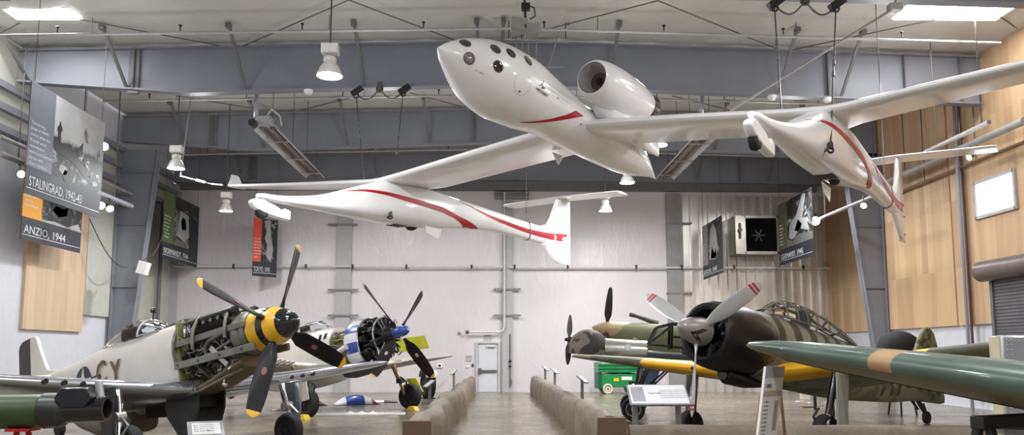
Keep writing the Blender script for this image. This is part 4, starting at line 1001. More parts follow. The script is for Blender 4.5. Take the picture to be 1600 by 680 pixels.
prop(mu, OF, 4, 114.26, 1.7, CH, PROP51, [BLADE, YEL], x=-.09 + .09, tip=.935, marks=(.52, mat('decal_brown', srgb(132, 84, 72), .5)), sgn=1, r0=.3)
# bared engine between spinner and firewall
e_ = thing_parent = mu
on51 = lambda px, py, y: P51.on(px, py, 1, y)
zt = lambda x: .36 + (x + .6) * -.12
B_(MB().lathe([(-.42, .3), (-.43, .385), (-.5, .4), (-.56, .39), (-.57, .37), (-.62, .37), (-.66, .4), (-.72, .41), (-.78, .4), (-.8, .36)], n=40), 'nose_ring', FRAMEG)
B_(MB().box((-1.5, 0, -.1), (1.55, .34, .5)).cyl((-.62, 0, 0), (-.85, 0, 0), .3, n=24), 'crankcase', ENGK, bevel=.03)
for s_ in (1, -1):
    R30 = np.array(Matrix.Rotation(s_ * math.radians(-30), 3, 'X'))
    B_(MB().box(R30 @ V3((-1.45, 0, .3)), (1.35, .2, .34), R30), 'cylinder_bank', ENGK, bevel=.02)
    B_(MB().box(R30 @ V3((-1.45, 0, .52)), (1.4, .22, .13), R30), 'rocker_cover', ENGK, bevel=.04)
    for k in range(6):
        p = R30 @ V3((-.92 - k * .21, s_ * -.11, .34)); q = R30 @ V3((-.92 - k * .21, s_ * -.22, .3))
        q = V3((p[0], s_ * .36, p[2] + .02)); p = V3((p[0], s_ * .26, p[2] + .03))
        B_(MB().cyl(p, q, .028, .034, n=12).torus(q, (0, 1, 0), .03, .01, 14, 6), 'exhaust_stub', FRAMEG)
    y = s_ * .44
    up_ = [on51(px, py, -.44) for px, py in ((270, 541), (378, 505))]; lo_ = [on51(px, py, -.44) for px, py in ((274, 573), (393, 541))]
    B_(MB().bar((up_[0][0], y, up_[0][2]), (up_[1][0], y * .86, up_[1][2]), .05, .115), 'upper_longeron', FRAMEG, bevel=.01)
    lb = MB().bar((lo_[0][0], y, lo_[0][2]), (lo_[1][0], y * .86, lo_[1][2]), .06, .13)
    l_ = B_(lb, 'engine_bearer', FRAMEG, bevel=.01)
    rv = [V3((lo_[0][0], y * 1.07, lo_[0][2])) + (V3((lo_[1][0], y * .93, lo_[1][2])) - V3((lo_[0][0], y * 1.07, lo_[0][2]))) * u for u in np.linspace(.05, .95, 11)]
    for p in rv[::3]: MB().cyl(p - V3((0, .03 * s_, 0)), p + V3((0, .012 * s_, 0)), .022, n=10).build('bearer_hole', BLK, l_)
    top = lambda x: .52 + (x + 1.5) * -.10
    def former(x, z0, z1, r=.034):
        zz = np.linspace(z0, z1, 9); ys_ = [.47 * math.sqrt(max(.05, 1 - ((z) / .62) ** 2)) * (.96 if x > -1.2 else 1.05) for z in zz]
        return MB().tube([(x, s_ * yy, z) for yy, z in zip(ys_, zz)], r, 8)
    B_(former(-.85, -.05, .40, .032), 'former', FRAMEG); B_(former(-1.72, -.1, .52, .034), 'former', FRAMEG); B_(former(-2.3, -.6, .55, .03), 'former', FRAMEG); B_(former(-1.75, -.62, -.3, .032), 'former', FRAMEG)
    B_(MB().tube([(-.95, s_ * .05, .42), (-1.4, s_ * .1, .49), (-1.85, s_ * .12, .53), (-2.32, s_ * .12, .57)], .032, 8), 'top_rail', OLIVE)
    B_(MB().tube([(-.75, s_ * .28, .25), (-1.0, s_ * .26, .4), (-1.65, s_ * .28, .48), (-1.8, s_ * .33, .4)], .04, 10), 'coolant_pipe', ENGG)
    B_(MB().tube([(-.85, s_ * .36, .08), (-1.1, s_ * .4, .03), (-1.35, s_ * .4, -.02), (-1.5, s_ * .38, -.1), (-1.52, s_ * .36, -.22)], .042, 10), 'coolant_pipe', ENGG)
    B_(MB().bar((-1.3, s_ * .42, -.15), (-.95, s_ * .36, -.52), .05, .09).bar((-1.05, s_ * .36, -.1), (-.85, s_ * .3, -.4), .03, .05), 'brace_strut', GALV, bevel=.01)
    B_(MB().tube([(-.8, s_ * .33, -.1), (-1.35, s_ * .4, -.25), (-1.85, s_ * .42, -.3)], .03, 8), 'lower_brace', FRAMEG)
    rr = random.Random(5 if s_ > 0 else 6)
    for k in range(40):
        x0 = rr.uniform(-2.25, -.8); z0 = rr.choice((-1, 1)) * rr.uniform(.05, .3) - .25
        pts = [(x0, s_ * rr.uniform(.2, .36), z0)]
        for _ in range(3): pts.append((pts[-1][0] + rr.uniform(-.25, .2), s_ * rr.uniform(.22, .4), pts[-1][2] + rr.uniform(-.16, .14)))
        pts = [(max(-2.28, min(-.7, p[0])), p[1], max(-.62, min(.3, p[2]))) for p in pts]
        B_(MB().tube(pts, rr.uniform(.01, .024), 6), 'engine_hose', rr.choice((ENGG, ENGK, GALV, DARKM, ENGG)))
    for k in range(10):
        c = (rr.uniform(-2.2, -.9), s_ * rr.uniform(.15, .34), rr.uniform(-.62, -.28)); 
        B_(MB().cyl(c, V3(c) + V3((rr.uniform(-.12, .12), s_ * .06, rr.uniform(-.05, .1))), rr.uniform(.04, .09), n=12), 'accessory', rr.choice((ENGG, ENGK, DARKM, GALV)))
B_(MB().sphere((-2.08, -.24, .36), .17, 20, sq=(1, .7, .9)).tube([(-2.08, -.38, .2), (-2.08, -.39, .36), (-2.08, -.3, .5)], .02, 8), 'header_tank', CHROME)
B_(MB().box((-2.28, 0, -.02), (.06, .84, 1.1)), 'firewall', ZINC, bevel=.05)
B_(MB().loft([superell(x, 0, z, w, h, h, 2.5, 24) for x, w, z, h in ((-.66, .3, -.5, .1), (-1.0, .34, -.58, .12), (-1.5, .33, -.72, .1), (-2.0, .3, -.8, .08), (-2.3, .3, -.84, .06))]), 'chin_cowling', mat('worn_tan', srgb(112, 100, 80), .5, .3, var=.2))
B_(MB().tube([(-.75, -.2, -.62), (-1.2, -.32, -.74), (-1.8, -.36, -.86), (-2.3, -.36, -.86)], .03, 8), 'lower_rail', FRAMEG)
B_(MB().sphere((-1.15, -.3, -.84), .05, 12).cyl((-1.15, -.3, -.84), (-1.15, -.3, -.7), .02, n=8), 'drain_cock', CHROME)
# canopy and windscreen
can = [(-3.62, .36, .84, .5), (-3.9, .37, .93, .5), (-4.3, .36, .89, .52), (-4.75, .3, .74, .55), (-5.2, .18, .62, .55)]
B_(MB().loft([[(x, w * math.cos(a), zb_ + (zt_ - zb_) * math.sin(a)) for a in np.linspace(0, PI, 17)] for x, w, zt_, zb_ in can], False, closed=False), 'canopy', GLASS)
B_(MB().loft([[(x, w * math.cos(a), zb_ + (zt_ - zb_) * math.sin(a)) for a in np.linspace(0, PI, 13)] for x, w, zt_, zb_ in ((-3.62, .36, .84, .5), (-3.1, .24, .6, .5))], False, closed=False), 'windscreen', GLASS)
arch = lambda x, w, zt_, zb_, r: MB().tube([(x, w * math.cos(a), zb_ + (zt_ - zb_) * math.sin(a)) for a in np.linspace(0, PI, 17)], r, 8)
B_(arch(-3.62, .365, .85, .5, .022), 'windscreen_arch', GALV)
for s_ in (1, -1):
    B_(MB().tube([(-3.62, .24 * s_, .76), (-3.1, .17 * s_, .58)], .016, 8), 'windscreen_bar', GALV); B_(MB().tube([(-3.6, .36 * s_, .52), (-3.05, .26 * s_, .52)], .02, 8), 'windscreen_sill', GALV)
B_(MB().tube([(-3.62, .0, .86), (-4.0, .05, .945), (-4.5, .06, .84)], .02, 8), 'canopy_rail', CHROME)
B_(MB().prism([(-3.02, .5), (-2.36, .55), (-2.36, .63), (-3.1, .6)], (1, 0, 0), (0, 0, 1), depth=.3), 'anti_glare_deck', OLIVE, bevel=.03)
B_(MB().box((-4.35, 0, .55), (.12, .4, .5)).box((-4.4, 0, .8), (.1, .25, .2)), 'pilot_seat', BLK, bevel=.04)
B_(MB().box((-3.3, 0, .56), (.2, .3, .14)).cyl((-3.35, -.05, .6), (-3.35, -.05, .72), .04, n=10), 'gunsight', BLK)
B_(MB().sphere((-3.55, -.03, 1.03), .06, 16).cyl((-3.58, -.03, .85), (-3.55, -.03, 1.0), .015, n=8), 'rear_view_mirror', BLK)
# ================================================================== fighter with the blue spinner and chequered cowl ring (centre left)
P47 = Pose((-2.99, 24.6, .67), 325.86, 10.89)
BLUE = mat('blue_paint', srgb(44, 70, 150), .3, var=.1, coat=.4)
OFFW = mat('off_white_paint', srgb(222, 220, 226), .4, var=.05)
g47 = P47.b((*P47.w((-3, 0, 0))[:2], 0)); O47 = tuple(-g47)
tb = thing('fighter_aircraft', 'silver fighter with blue spinner and blue and white chequered ring round its bared radial engine', 'aircraft', P47.mat(g47), 'fighters on the hangar floor')
def T_(mb, name, m, parent=None, **k): return mb.build(name, m, parent or tb, off=O47 if parent is None else None, **k)
bb = Body([(-2.1, .62, .62, -.95, -.1), (-2.6, .6, .66, -1.05, -.1), (-3.3, .56, .8, -1.1, -.1), (-4.2, .52, .82, -1.1, -.05), (-5.5, .44, .74, -.95, 0), (-7, .3, .62, -.55, .08), (-8.3, .15, .5, -.15, .18), (-9, .04, .42, .1, .28)], 0, 2.2)
T_(bb.mesh(50, 40, x1=-2.42), 'fuselage', BAREW)
ps = MB()
for x, z in ((-2.95, .3), (-2.72, .3)): bb.panel([(x, z), (x + .13, z), (x + .13, z + .2), (x, z + .2)], -1, ps, .01)
T_(ps, 'vent_slots', BLK, smooth=0)
T_(MB().prism([(-7.2, .5), (-8.0, 1.5), (-8.3, 1.85), (-8.8, 1.9), (-9.3, 1.5), (-9.3, .3)], (1, 0, 0), (0, 0, 1), depth=.1), 'fin', BAREW, bevel=.04)
for s_ in (1, -1):
    T_(wing([(-7.6, .1 * s_, .4, 1.3, .1, 0), (-8, 2.2 * s_, .45, .8, .09, 0), (-8.2, 2.4 * s_, .45, .4, .08, 0)]), 'tailplane', BAREW)
    W_ = T_(wing([(-2.2, .3 * s_, -.72, 2.9, .15, 1), (-2.25, 1.2 * s_, -.66, 2.75, .145, 1), (-2.35, 3.2 * s_, -.49, 2.35, .13, .5), (-2.55, 5.3 * s_, -.31, 1.65, .11, 0), (-2.8, 6.3 * s_, -.22, 1.05, .09, 0), (-3.1, 6.55 * s_, -.2, .5, .08, 0)], n=16, sub=3), 'wing', BARE)
    for k in range(4): MB().cyl((-2.5, (2.5 + k * .2) * s_, -.58 + k * .018), (-1.95 + .06 * k, (2.5 + k * .2) * s_, -.55 + k * .018), .035, n=10).build('gun_barrel', BARE, W_)
    wc = (-1.85, 2.3 * s_, -1.78)
    wheel_parts(tb, wc, (0, 1, 0), .43, .28, RUBBER, DARKM, off=O47)
    T_(MB().cyl((-2.35, 2.2 * s_, -.6), (-2.1, 2.16 * s_, -1.2), .08, n=14).cyl((-2.1, 2.16 * s_, -1.2), (-1.88, 2.08 * s_, -1.72), .06, n=12), 'oleo_leg', mat('oleo_bronze', srgb(150, 126, 96), .35, .7))
    T_(MB().tube([(-1.95, 2.05 * s_, -1.1), (-1.7, 2.05 * s_, -1.3), (-1.82, 2.05 * s_, -1.55)], .03, 8).box((-2.05, 2.15 * s_, -1.22), (.2, .22, .14)), 'torque_link', DARKM)
    T_(MB().prism([(-1.55, -1.12), (-2.2, -1.1), (-2.25, -1.75), (-1.5, -1.72)], (1, 0, 0), (0, 0, 1), (0, (2.5 if s_ < 0 else 2.48) * s_, 0), .03) if s_ < 0 else MB().prism([(-2.05, -1.15), (-1.62, -1.2), (-1.4, -1.72), (-1.78, -1.72)], (1, 0, 0), (.0, 0, 1), (0, 2.48, 0), .07), 'gear_door', mat('door_plate', srgb(196, 190, 184), .35, .4) if s_ < 0 else mat('zinc_yellow', srgb(178, 172, 34), .45, var=.12), bevel=.02)
yd = [P47.on(px, py, 1, 2.9) for px, py in ((600, 532), (664, 524), (671, 544), (612, 553))]
T_(MB().prism([(q[0], q[2]) for q in yd], (1, 0, 0), (0, 0, 1), (0, 2.9, 0), .04), 'gun_bay_door', mat('bay_yellow', srgb(190, 194, 40), .45, var=.12), bevel=.01)
# chequered ring, engine, spinner
NS = 16; RG = []
for x, r in ((-1.12, .70), (-1.15, .745), (-1.4, .77), (-1.62, .76), (-1.7, .72)): RG.append(superell(x, 0, -.08, r * .94, r * 1.0, r * 1.12, 2, NS * 2))
T_(MB().loft(RG, False, lambda i, j: ((j // 2) + (0 if i < 2 else 0)) % 2 if i < 3 else ((j // 2)) % 2), 'chequered_cowl_ring', [BLUE, OFFW], solid=.012)
T_(MB().loft([superell(x, 0, -.08, r * .94, r, r * 1.12, 2, 40) for x, r in ((-1.1, .72), (-1.085, .74), (-1.1, .76), (-1.13, .75))], False), 'ring_lip', CHROME)
T_(MB().lathe([(-1.45, .62), (-1.45, .1)], n=32, cap=False).lathe([(-.2, .001), (-.22, .14), (-.45, .2), (-.5, .3), (-.75, .32), (-1.3, .34)], n=32, cap=False), 'crankcase', ENGK)
for row in range(2):
    for k in range(9):
        a = k * 2 * PI / 9 + row * PI / 9; e = V3((0, math.cos(a), math.sin(a))); x = -.62 - row * .38; o = V3((x, 0, -.04))
        c = MB()
        for q in np.linspace(.3, .56, 8): c.cyl(o + e * q, o + e * (q + .016), .135, n=14)
        c.cyl(o + e * .25, o + e * .6, .105, n=14).cyl(o + e * .58, o + e * .68, .12, .08, n=14)
        cc = T_(c, 'cylinder', ENGK)
        tg = np.cross(V3((1, 0, 0)), e)
        MB().cyl(o + e * .26 + V3((.14, 0, 0)) + tg * .06, o + e * .64 + V3((.12, 0, 0)) + tg * .09, .018, n=8).cyl(o + e * .26 + V3((.14, 0, 0)) - tg * .06, o + e * .64 + V3((.12, 0, 0)) - tg * .09, .018, n=8).build('pushrod', GALV if row == 0 and k % 3 == 0 else DARKM, cc)
        MB().tube([o + e * .5 + V3((-.12, 0, 0)), o + e * .62 + V3((-.2, 0, 0)), o + e * .6 + V3((-.38, 0, 0))], .03, 8).build('intake_pipe', DARKM, cc)
rr = random.Random(3)
for k in range(26):
    a = rr.uniform(0, 2 * PI); r_ = rr.uniform(.35, .66); pts = []
    x = rr.uniform(-.9, -.35)
    for _ in range(4): pts.append((x, math.cos(a) * r_, math.sin(a) * r_ - .04)); a += rr.uniform(-.25, .35); r_ = max(.3, min(.7, r_ + rr.uniform(-.12, .12))); x += rr.uniform(-.15, .1)
    T_(MB().tube(pts, rr.uniform(.008, .018), 6), 'ignition_lead', rr.choice((DARKM, ENGK, GALV, ENGK)))
T_(MB().torus((-.52, 0, -.04), (1, 0, 0), .62, .026, 40, 8, a0=1.2, a1=4.2), 'collector_pipe', GALV)
T_(MB().tube([(-.5, -.5, -.4), (-.42, -.56, -.58), (-.4, -.6, -.7)], .03, 8).tube([(-.5, -.3, -.55), (-.35, -.5, -.66)], .02, 8), 'drain_pipe', GALV)
# bared accessory bay behind the ring
T_(MB().loft([superell(x, 0, -.12, .44, .56, .66, 2.2, 28) for x in (-1.6, -2.5)]), 'accessory_core', ZINC)
for k in range(34):
    a = rr.uniform(.15, 2 * PI); pts = []; x = -1.66
    while x > -2.5: pts.append((x, -.02 + math.cos(a) * rr.uniform(.47, .58), -.12 + math.sin(a) * rr.uniform(.55, .68))); a += rr.uniform(-.12, .12); x -= .15
    T_(MB().tube(pts, rr.uniform(.012, .03), 6), 'bay_pipe', rr.choice((GALV, ENGG, ZINC, DARKM, FRAMEG)))
T_(MB().tube([(-1.5, -.78, -.18), (-1.75, -.74, -.22), (-2.05, -.62, -.24)], .085, 12), 'exhaust_duct', OFFW)
T_(MB().loft([superell(x, 0, z, w, h, h, 2.4, 24) for x, w, z, h in ((-1.0, .42, -.86, .1), (-1.5, .46, -.9, .14), (-2.1, .46, -.94, .12))]), 'lower_duct', DARKM)
T_(MB().lathe([(.36, .001), (.352, .06), (.32, .11), (.24, .15), (.12, .168), (.05, .165), (.04, .14), (-.2, .14), (-.22, .1)], n=32), 'spinner', [BLUE])
T_(MB().cyl((.355, 0, 0), (.367, 0, 0), .03, n=14), 'spinner_cap', OFFW)
CH47 = [(0.05, .12), (.2, .2), (.35, .33), (.6, .36), (.85, .31), (.94, .25), (.98, .16), (1.0, .05)]
prop(tb, O47, 4, 46.465, 1.98, CH47, (60, 24), [mat('dark_brown_blade', srgb(30, 22, 24), .5, var=.2, spec=.25), mat('dull_yellow_tip', srgb(206, 164, 70), .4)], tip=.955, marks=(.5, mat('decal_pale', srgb(170, 160, 150), .5)), r0=.3)
# canopy
can = [(-3.0, .24, .86, .7), (-3.25, .33, 1.06, .7), (-3.8, .34, 1.1, .7), (-4.5, .26, .96, .72), (-5.0, .1, .8, .72)]
T_(MB().loft([[(x, w * math.cos(a), b_ + (t_ - b_) * math.sin(a)) for a in np.linspace(0, PI, 15)] for x, w, t_, b_ in can], False, closed=False), 'canopy', GLASS)
cf = [(-3.0, .24, .86, .7), (-3.28, .34, 1.07, .7), (-4.1, .33, 1.06, .72)]
for x, w, t_, b_ in cf: T_(MB().tube([(x, w * math.cos(a), b_ + (t_ - b_) * math.sin(a)) for a in np.linspace(0, PI, 13)], .022, 6), 'canopy_frame', GALV)
for s_ in (1, -1): T_(MB().tube([(-3.0, .15 * s_, .82), (-3.28, .2 * s_, .99), (-4.1, .18 * s_, 1.0)], .018, 6), 'canopy_bar', GALV)
T_(MB().box((-4.0, 0, .75), (.15, .4, .5)), 'pilot_seat', BLK, bevel=.04)
wheel_parts(tb, (-8.1, 0, -.55), (0, 1, 0), .2, .14, RUBBER, DARKM, name='tail_wheel', off=O47)
T_(MB().cyl((-7.9, 0, .0), (-8.08, 0, -.5), .05, n=10), 'tail_wheel_leg', DARKM)
# ================================================================== black-nosed fighter with the silver three-bladed propeller (right)
KI = Pose((3.42, 13.58, .39), 215.71, 8.75, sc=1.18, roll=1.8)
gk = KI.b((*KI.w((-3, 0, 0))[:2], 0)); OK_ = tuple(-gk)
ki = thing('fighter_aircraft', 'black-nosed fighter with silver three-bladed propeller and striped green camouflage, right', 'aircraft', KI.mat(gk), 'fighters on the hangar floor')
def K_(mb, name, m, parent=None, **k): return mb.build(name, m, parent or ki, off=OK_ if parent is None else None, **k)
ZEB = camo('striped_camouflage', [srgb(146, 142, 120), srgb(74, 74, 62)], .62, .6, (.55,), bands=True, dist=3.2)
UND = camo('pale_green_belly', [srgb(130, 130, 108), srgb(104, 104, 84)], 1.5, .6, (.55,), dist=1.5)
MOT = camo('mottled_green', [srgb(140, 138, 96), srgb(82, 84, 58)], 2.0, .6, (.52,), dist=1.6)
SATK = mat('satin_black_cowl', srgb(22, 21, 23), .34, var=.2, spec=.4)
WYEL = mat('wing_yellow', srgb(236, 178, 30), .45, var=.06)
SILVER = mat('silver_blade', srgb(206, 206, 208), .35, .45, var=.04)
kb = Body([(-1.3, .5, .6, -.62, 0), (-1.7, .48, .64, -.66, 0), (-2.4, .46, .62, -.68, 0), (-3.3, .44, .58, -.68, 0), (-4.2, .4, .55, -.66, 0), (-5.2, .32, .5, -.58, .0), (-6.4, .22, .42, -.46, .02), (-7.4, .13, .36, -.32, .05), (-8.2, .07, .3, -.27, .03), (-8.6, .035, .12, -.24, -.05), (-8.75, .01, -.02, -.2, -.1)], 0, 2.1)
K_(kb.mesh(60, 40, mi=0).__class__().loft([kb.ring(x, 40) for x in np.linspace(-8.75, -1.3, 60)], True, lambda i, j: 1 if 22 <= j <= 37 else 0), 'fuselage', [ZEB, UND])
K_(MB().prism([(-7.0, .38), (-7.35, .8), (-7.6, 1.2), (-7.82, 1.42), (-8.02, 1.46), (-8.25, 1.36), (-8.5, .9), (-8.6, .4), (-8.5, .05), (-8.0, .1)], (1, 0, 0), (0, 0, 1), depth=.08), 'fin', MOT, bevel=.035)
for s_ in (1, -1):
    K_(wing([(-6.9, .1 * s_, .25, 1.1, .09, 0), (-7.2, 1.5 * s_, .27, .75, .08, 0), (-7.45, 1.75 * s_, .27, .35, .08, 0)]), 'tailplane', ZEB)
cowl = [(-.22, .40), (-.19, .42), (-.16, .47), (-.19, .53), (-.3, .575), (-.55, .605), (-.9, .615), (-1.2, .61), (-1.38, .57)]
K_(MB().lathe([(-.6, .36), (-.35, .38)] + cowl, n=56, cap=False), 'cowling', SATK)
K_(MB().lathe([(-.55, .4), (-.56, .12), (-.4, .1)], n=32, cap=False), 'engine_face', ENGK)
for k in range(7):
    a = k * 2 * PI / 7; e = V3((0, math.cos(a), math.sin(a))); K_(MB().cyl(V3((-.5, 0, 0)) + e * .16, V3((-.5, 0, 0)) + e * .37, .075, n=12), 'cylinder', ENGK)
K_(MB().lathe([(-1.3, .56), (-1.36, .57), (-1.55, .53), (-1.62, .5)], n=48, cap=False), 'cowl_flaps', mat('blue_black', srgb(34, 40, 66), .3, var=.2, coat=.3))
K_(MB().loft([superell(x, 0, z, w, h, h, 2.2, 24) for x, w, z, h in ((-.75, .14, -.62, .1), (-.85, .17, -.66, .14), (-1.3, .16, -.68, .13), (-1.8, .08, -.66, .08))]), 'oil_cooler', SATK)
K_(MB().lathe([(-.74, .001), (-.735, .085)], (0, 0, -.65), n=20, cap=False), 'cooler_mouth', BLK)
lt = KI.on(1092, 555, 1, 0)
o = lettering('EI', (-.24, .36, -.42), (0, -1, 0), (0, 0, 1), .12, mat('stencil_grey', srgb(170, 168, 166), .5), ki, 'stencil'); o.location += Vector(OK_)
SPN = [(.47, .001), (.46, .04), (.42, .09), (.34, .145), (.22, .195), (.08, .23), (-.06, .245), (-.14, .245), (-.16, .2)]
K_(MB().lathe(SPN, n=36), 'spinner', mat('worn_spinner', srgb(150, 146, 140), .35, .3, var=.15, vs=5))
bw = MB()
for k in range(3):
    a = math.radians(300.9 + 60 + k * 120)
    A = []; Bq = []
    for u in np.linspace(-1, 1, 9):
        x0 = .33 - .2 * abs(u) + .0; ang = a + u * .55
        f = lambda x: np.interp(-x, [-q[0] for q in SPN], [q[1] for q in SPN]) + .004
        for L_, xx in ((A, x0), (Bq, x0 - .13)): r_ = f(xx); L_.append((xx, math.sin(ang) * r_, math.cos(ang) * r_))
    bw.strip(A, Bq)
K_(bw, 'spinner_marking', BLK)
CHK = [(0.05, .1), (.2, .16), (.4, .25), (.6, .265), (.8, .235), (.92, .18), (.97, .12), (1.0, .04)]
prop(ki, OK_, 3, 300.914, 1.45, CHK, (58, 26), [SILVER, mat('band_red', srgb(176, 40, 44), .4)], tip=None, bands=((.86, .885), (.905, .93)), sgn=1, r0=.17)
def kiwing(s_):
    Y = lambda y: y * s_
    d = .108
    L = [(-1.5, .3, -.5, 2.5, .16, 1), (-1.55, .45, -.48, 2.45, .16, 1), (-1.62, 1.0, -.42, 2.3, .155, 1), (-1.72, 2.6, -.26, 1.95, .14, 1), (-1.745, 3.0, -.215, 1.85, .14, .5), (-1.75, 3.02, -.213, 1.84, .14, .5), (-1.84, 4.6, -.05, 1.35, .12, 0), (-1.95, 5.4, .03, 1.05, .1, 0), (-2.2, 5.75, .06, .55, .08, 0)]
    n = 16
    L = [(a, Y(b), c, e, t, w) for a, b, c, e, t, w in L]
    mb = MB()
    def mi(i, j):
        le = abs(j - n) if j < n else abs(j - n + 1)
        if i in (1, 2, 3) and n - 5 <= j <= n + 3: return 2
        return 1 if j >= n else 0
    rings = []
    for xl, y, z, c, t, tw in L: rings.append([(xl - u * c, y, z + v * c) for u, v in airfoil(n, t, .02)])
    mb.loft(rings, True, mi, capmi=0); w_ = K_(mb, 'wing', [ZEB, UND, WYEL])
    MB().cyl((-1.9, Y(1.45), -.38), (-1.6, Y(1.45), -.385), .035, n=10).build('gun_port', BLK, w_)
    a, b = (V3((-1.75, Y(1.5), -.5)), V3((-1.62, Y(1.46), -1.2)))
    K_(MB().cyl(a, b, .06, n=12).cyl(b - V3((0, 0, .0)), V3((-1.58, Y(1.45), -1.5)), .04, n=12), 'oleo_leg', BLK)
    K_(MB().cyl(V3((-1.615, Y(1.458), -1.2)), V3((-1.59, Y(1.45), -1.36)), .05, n=12), 'oleo_sleeve', CHROME)
    K_(MB().prism([(-1.6, -.5), (-1.98, -.5), (-1.96, -1.1), (-2.02, -1.6), (-1.62, -1.62), (-1.66, -1.3)], (1, 0, 0), (0, 0, 1), (0, Y(1.6), 0), .03), 'gear_door', mat('door_grey', srgb(150, 148, 136), .5), bevel=.01)
    wheel_parts(ki, (-1.62, Y(1.42), -1.5), (0, 1, 0), .31, .18, RUBBER, DARKM, off=OK_)
    K_(MB().tube([(-1.6, Y(1.3), -1.1), (-1.45, Y(1.3), -1.25), (-1.58, Y(1.3), -1.42)], .02, 8), 'torque_link', DARKM)
kiwing(1); kiwing(-1)
K_(MB().tube([(-7.5, 0, -.28), (-7.66, 0, -.4), (-7.8, 0, -.5)], .05, 10).tube([(-7.2, 0, -.3), (-7.5, 0, -.48)], .03, 8), 'tail_wheel_leg', DARKM)
wz = -(KI.T[2] + KI.R[2, 0] * -7.9 * KI.sc - .14 * KI.sc) / (KI.R[2, 2] * KI.sc)
K_(MB().cyl((-7.7, 0, -.35), (-7.9, 0, wz), .05, n=10), 'tail_strut', DARKM)
wheel_parts(ki, (-7.9, 0, wz), (0, 1, 0), .14, .1, RUBBER, DARKM, name='tail_wheel', off=OK_)
for k, px in enumerate((1384, 1400, 1412)):
    p = KI.on(px, 611, 1, .3); q = kb.side(p[0], p[2], 1, .006); m = MB(); kb.panel([(p[0] - .06, p[2] - .1), (p[0] + .06, p[2] - .1), (p[0] + .06, p[2] + .1), (p[0] - .06, p[2] + .1)], 1, m); K_(m, 'dark_marking', OLIVE, smooth=0)
# greenhouse canopy
CAN = [(-1.75, .2, .70, .6), (-2.15, .3, .92, .58), (-2.6, .33, .99, .56), (-3.2, .33, .96, .54), (-3.8, .3, .85, .53), (-4.4, .22, .68, .5), (-4.9, .08, .54, .48)]
cpt = lambda x, a: (x, smooth_interp([-c[0] for c in CAN], [c[1] for c in CAN], -x) * math.cos(a), np.interp(-x, [-c[0] for c in CAN], [c[3] for c in CAN]) + (smooth_interp([-c[0] for c in CAN], [c[2] - c[3] for c in CAN], -x)) * math.sin(a))
K_(MB().loft([[cpt(x, a) for a in np.linspace(0, PI, 15)] for x in np.linspace(-1.75, -4.9, 24)], False, closed=False), 'canopy', GLASS)
CF = mat('canopy_frame_paint', srgb(116, 108, 92), .5, .2)
for x in (-1.78, -2.15, -2.45, -2.75, -3.1, -3.5, -3.9, -4.35): K_(MB().tube([cpt(x, a) for a in np.linspace(0, PI, 15)], .018, 6), 'canopy_hoop', CF)
for a in (.05, .75, 1.35, PI - 1.35, PI - .75, PI - .05): K_(MB().tube([cpt(x, a) for x in np.linspace(-1.78, -4.88, 26)], .016, 6), 'canopy_rail', CF)
for s_ in (1, -1):
    for a, b in (((-3.2, .3 * s_, .56), (-3.5, .25 * s_, .85)), ((-2.75, .3 * s_, .8), (-3.1, .31 * s_, .6)), ((-4.0, .25 * s_, .56), (-4.35, .12 * s_, .68))): K_(MB().tube([a, b], .018, 6), 'canopy_brace', CF)
K_(MB().box((-3.0, 0, .66), (.1, .34, .44), np.array(Matrix.Rotation(.2, 3, 'Y'))), 'pilot_seat', mat('seat_slate', srgb(84, 90, 94), .5), bevel=.03)
# ================================================================== camouflaged machine with the bulbous nose behind it
A = Pose((2.28, 23.4, .40), 172, 3.5)
ga = A.b((*A.w((-2, 0, 0))[:2], 0)); OA = tuple(-ga)
sa = thing('light_aircraft', 'machine with bulbous dark camouflaged nose and black-framed cabin behind the silver propeller', 'aircraft', A.mat(ga), 'fighters on the hangar floor')
def A_(mb, name, m, parent=None, **k): return mb.build(name, m, parent or sa, off=OA if parent is None else None, **k)
DCAM = camo('dark_nose_camouflage', [srgb(112, 104, 96), srgb(44, 41, 38)], 1.9, .6, (.5,), dist=.8)
dr = []
for u in np.linspace(0, PI / 2, 12): dr.append([(-.42 + .62 * math.cos(u) * math.cos(a), .5 * math.cos(u) * math.sin(a), -.3 + .64 * math.sin(u)) for a in np.arange(32) * PI / 16])
A_(MB().loft([[(x, y, z - .1) for x, y, z in dr[0]]] + dr), 'nose_cowl', DCAM)
A_(MB().cyl((.2, 0, 0), (-.3, 0, -.02), .09, n=16), 'propeller_shaft_housing', DARKM)
A_(MB().lathe([(-.8, .2), (-.82, .3), (-2.1, .3), (-2.12, .25)], n=36, o=(0, 0, -.2)), 'nose_tank', mat('bright_tin', srgb(206, 206, 198), .22, .85, var=.08))
A_(MB().cyl((-1.55, .28, -.12), (-1.55, .32, -.12), .09, n=16), 'filler_cap', OFFW); A_(MB().cyl((-1.75, 0, .08), (-1.75, 0, .16), .06, n=12), 'filler_neck', GALV)
A_(MB().lathe([(.3, .001), (.29, .04), (.2, .06), (.1, .07)], n=16), 'propeller_hub', BLK)
for k in range(2):
    rd = V3((0, .12, 1 if k else -1)); A_(blade(MB(), (.16, 0, 0), rd, (1, 0, 0), .74, CHK, (55, 25), .05, thick=.09, root_r=.03), 'propeller_blade', mat('grey_wood_blade', srgb(86, 82, 80), .5))
cb_ = MB().loft([superell(x, 0, -.28, w, h, h2, 2.6, 28) for x, w, h, h2 in ((-2.1, .38, .12, .36), (-2.6, .45, .1, .45), (-4.2, .44, .1, .42), (-6.5, .2, .3, .2), (-7.5, .05, .2, .05))])
A_(cb_, 'fuselage', mat('dark_body', srgb(44, 46, 50), .5))
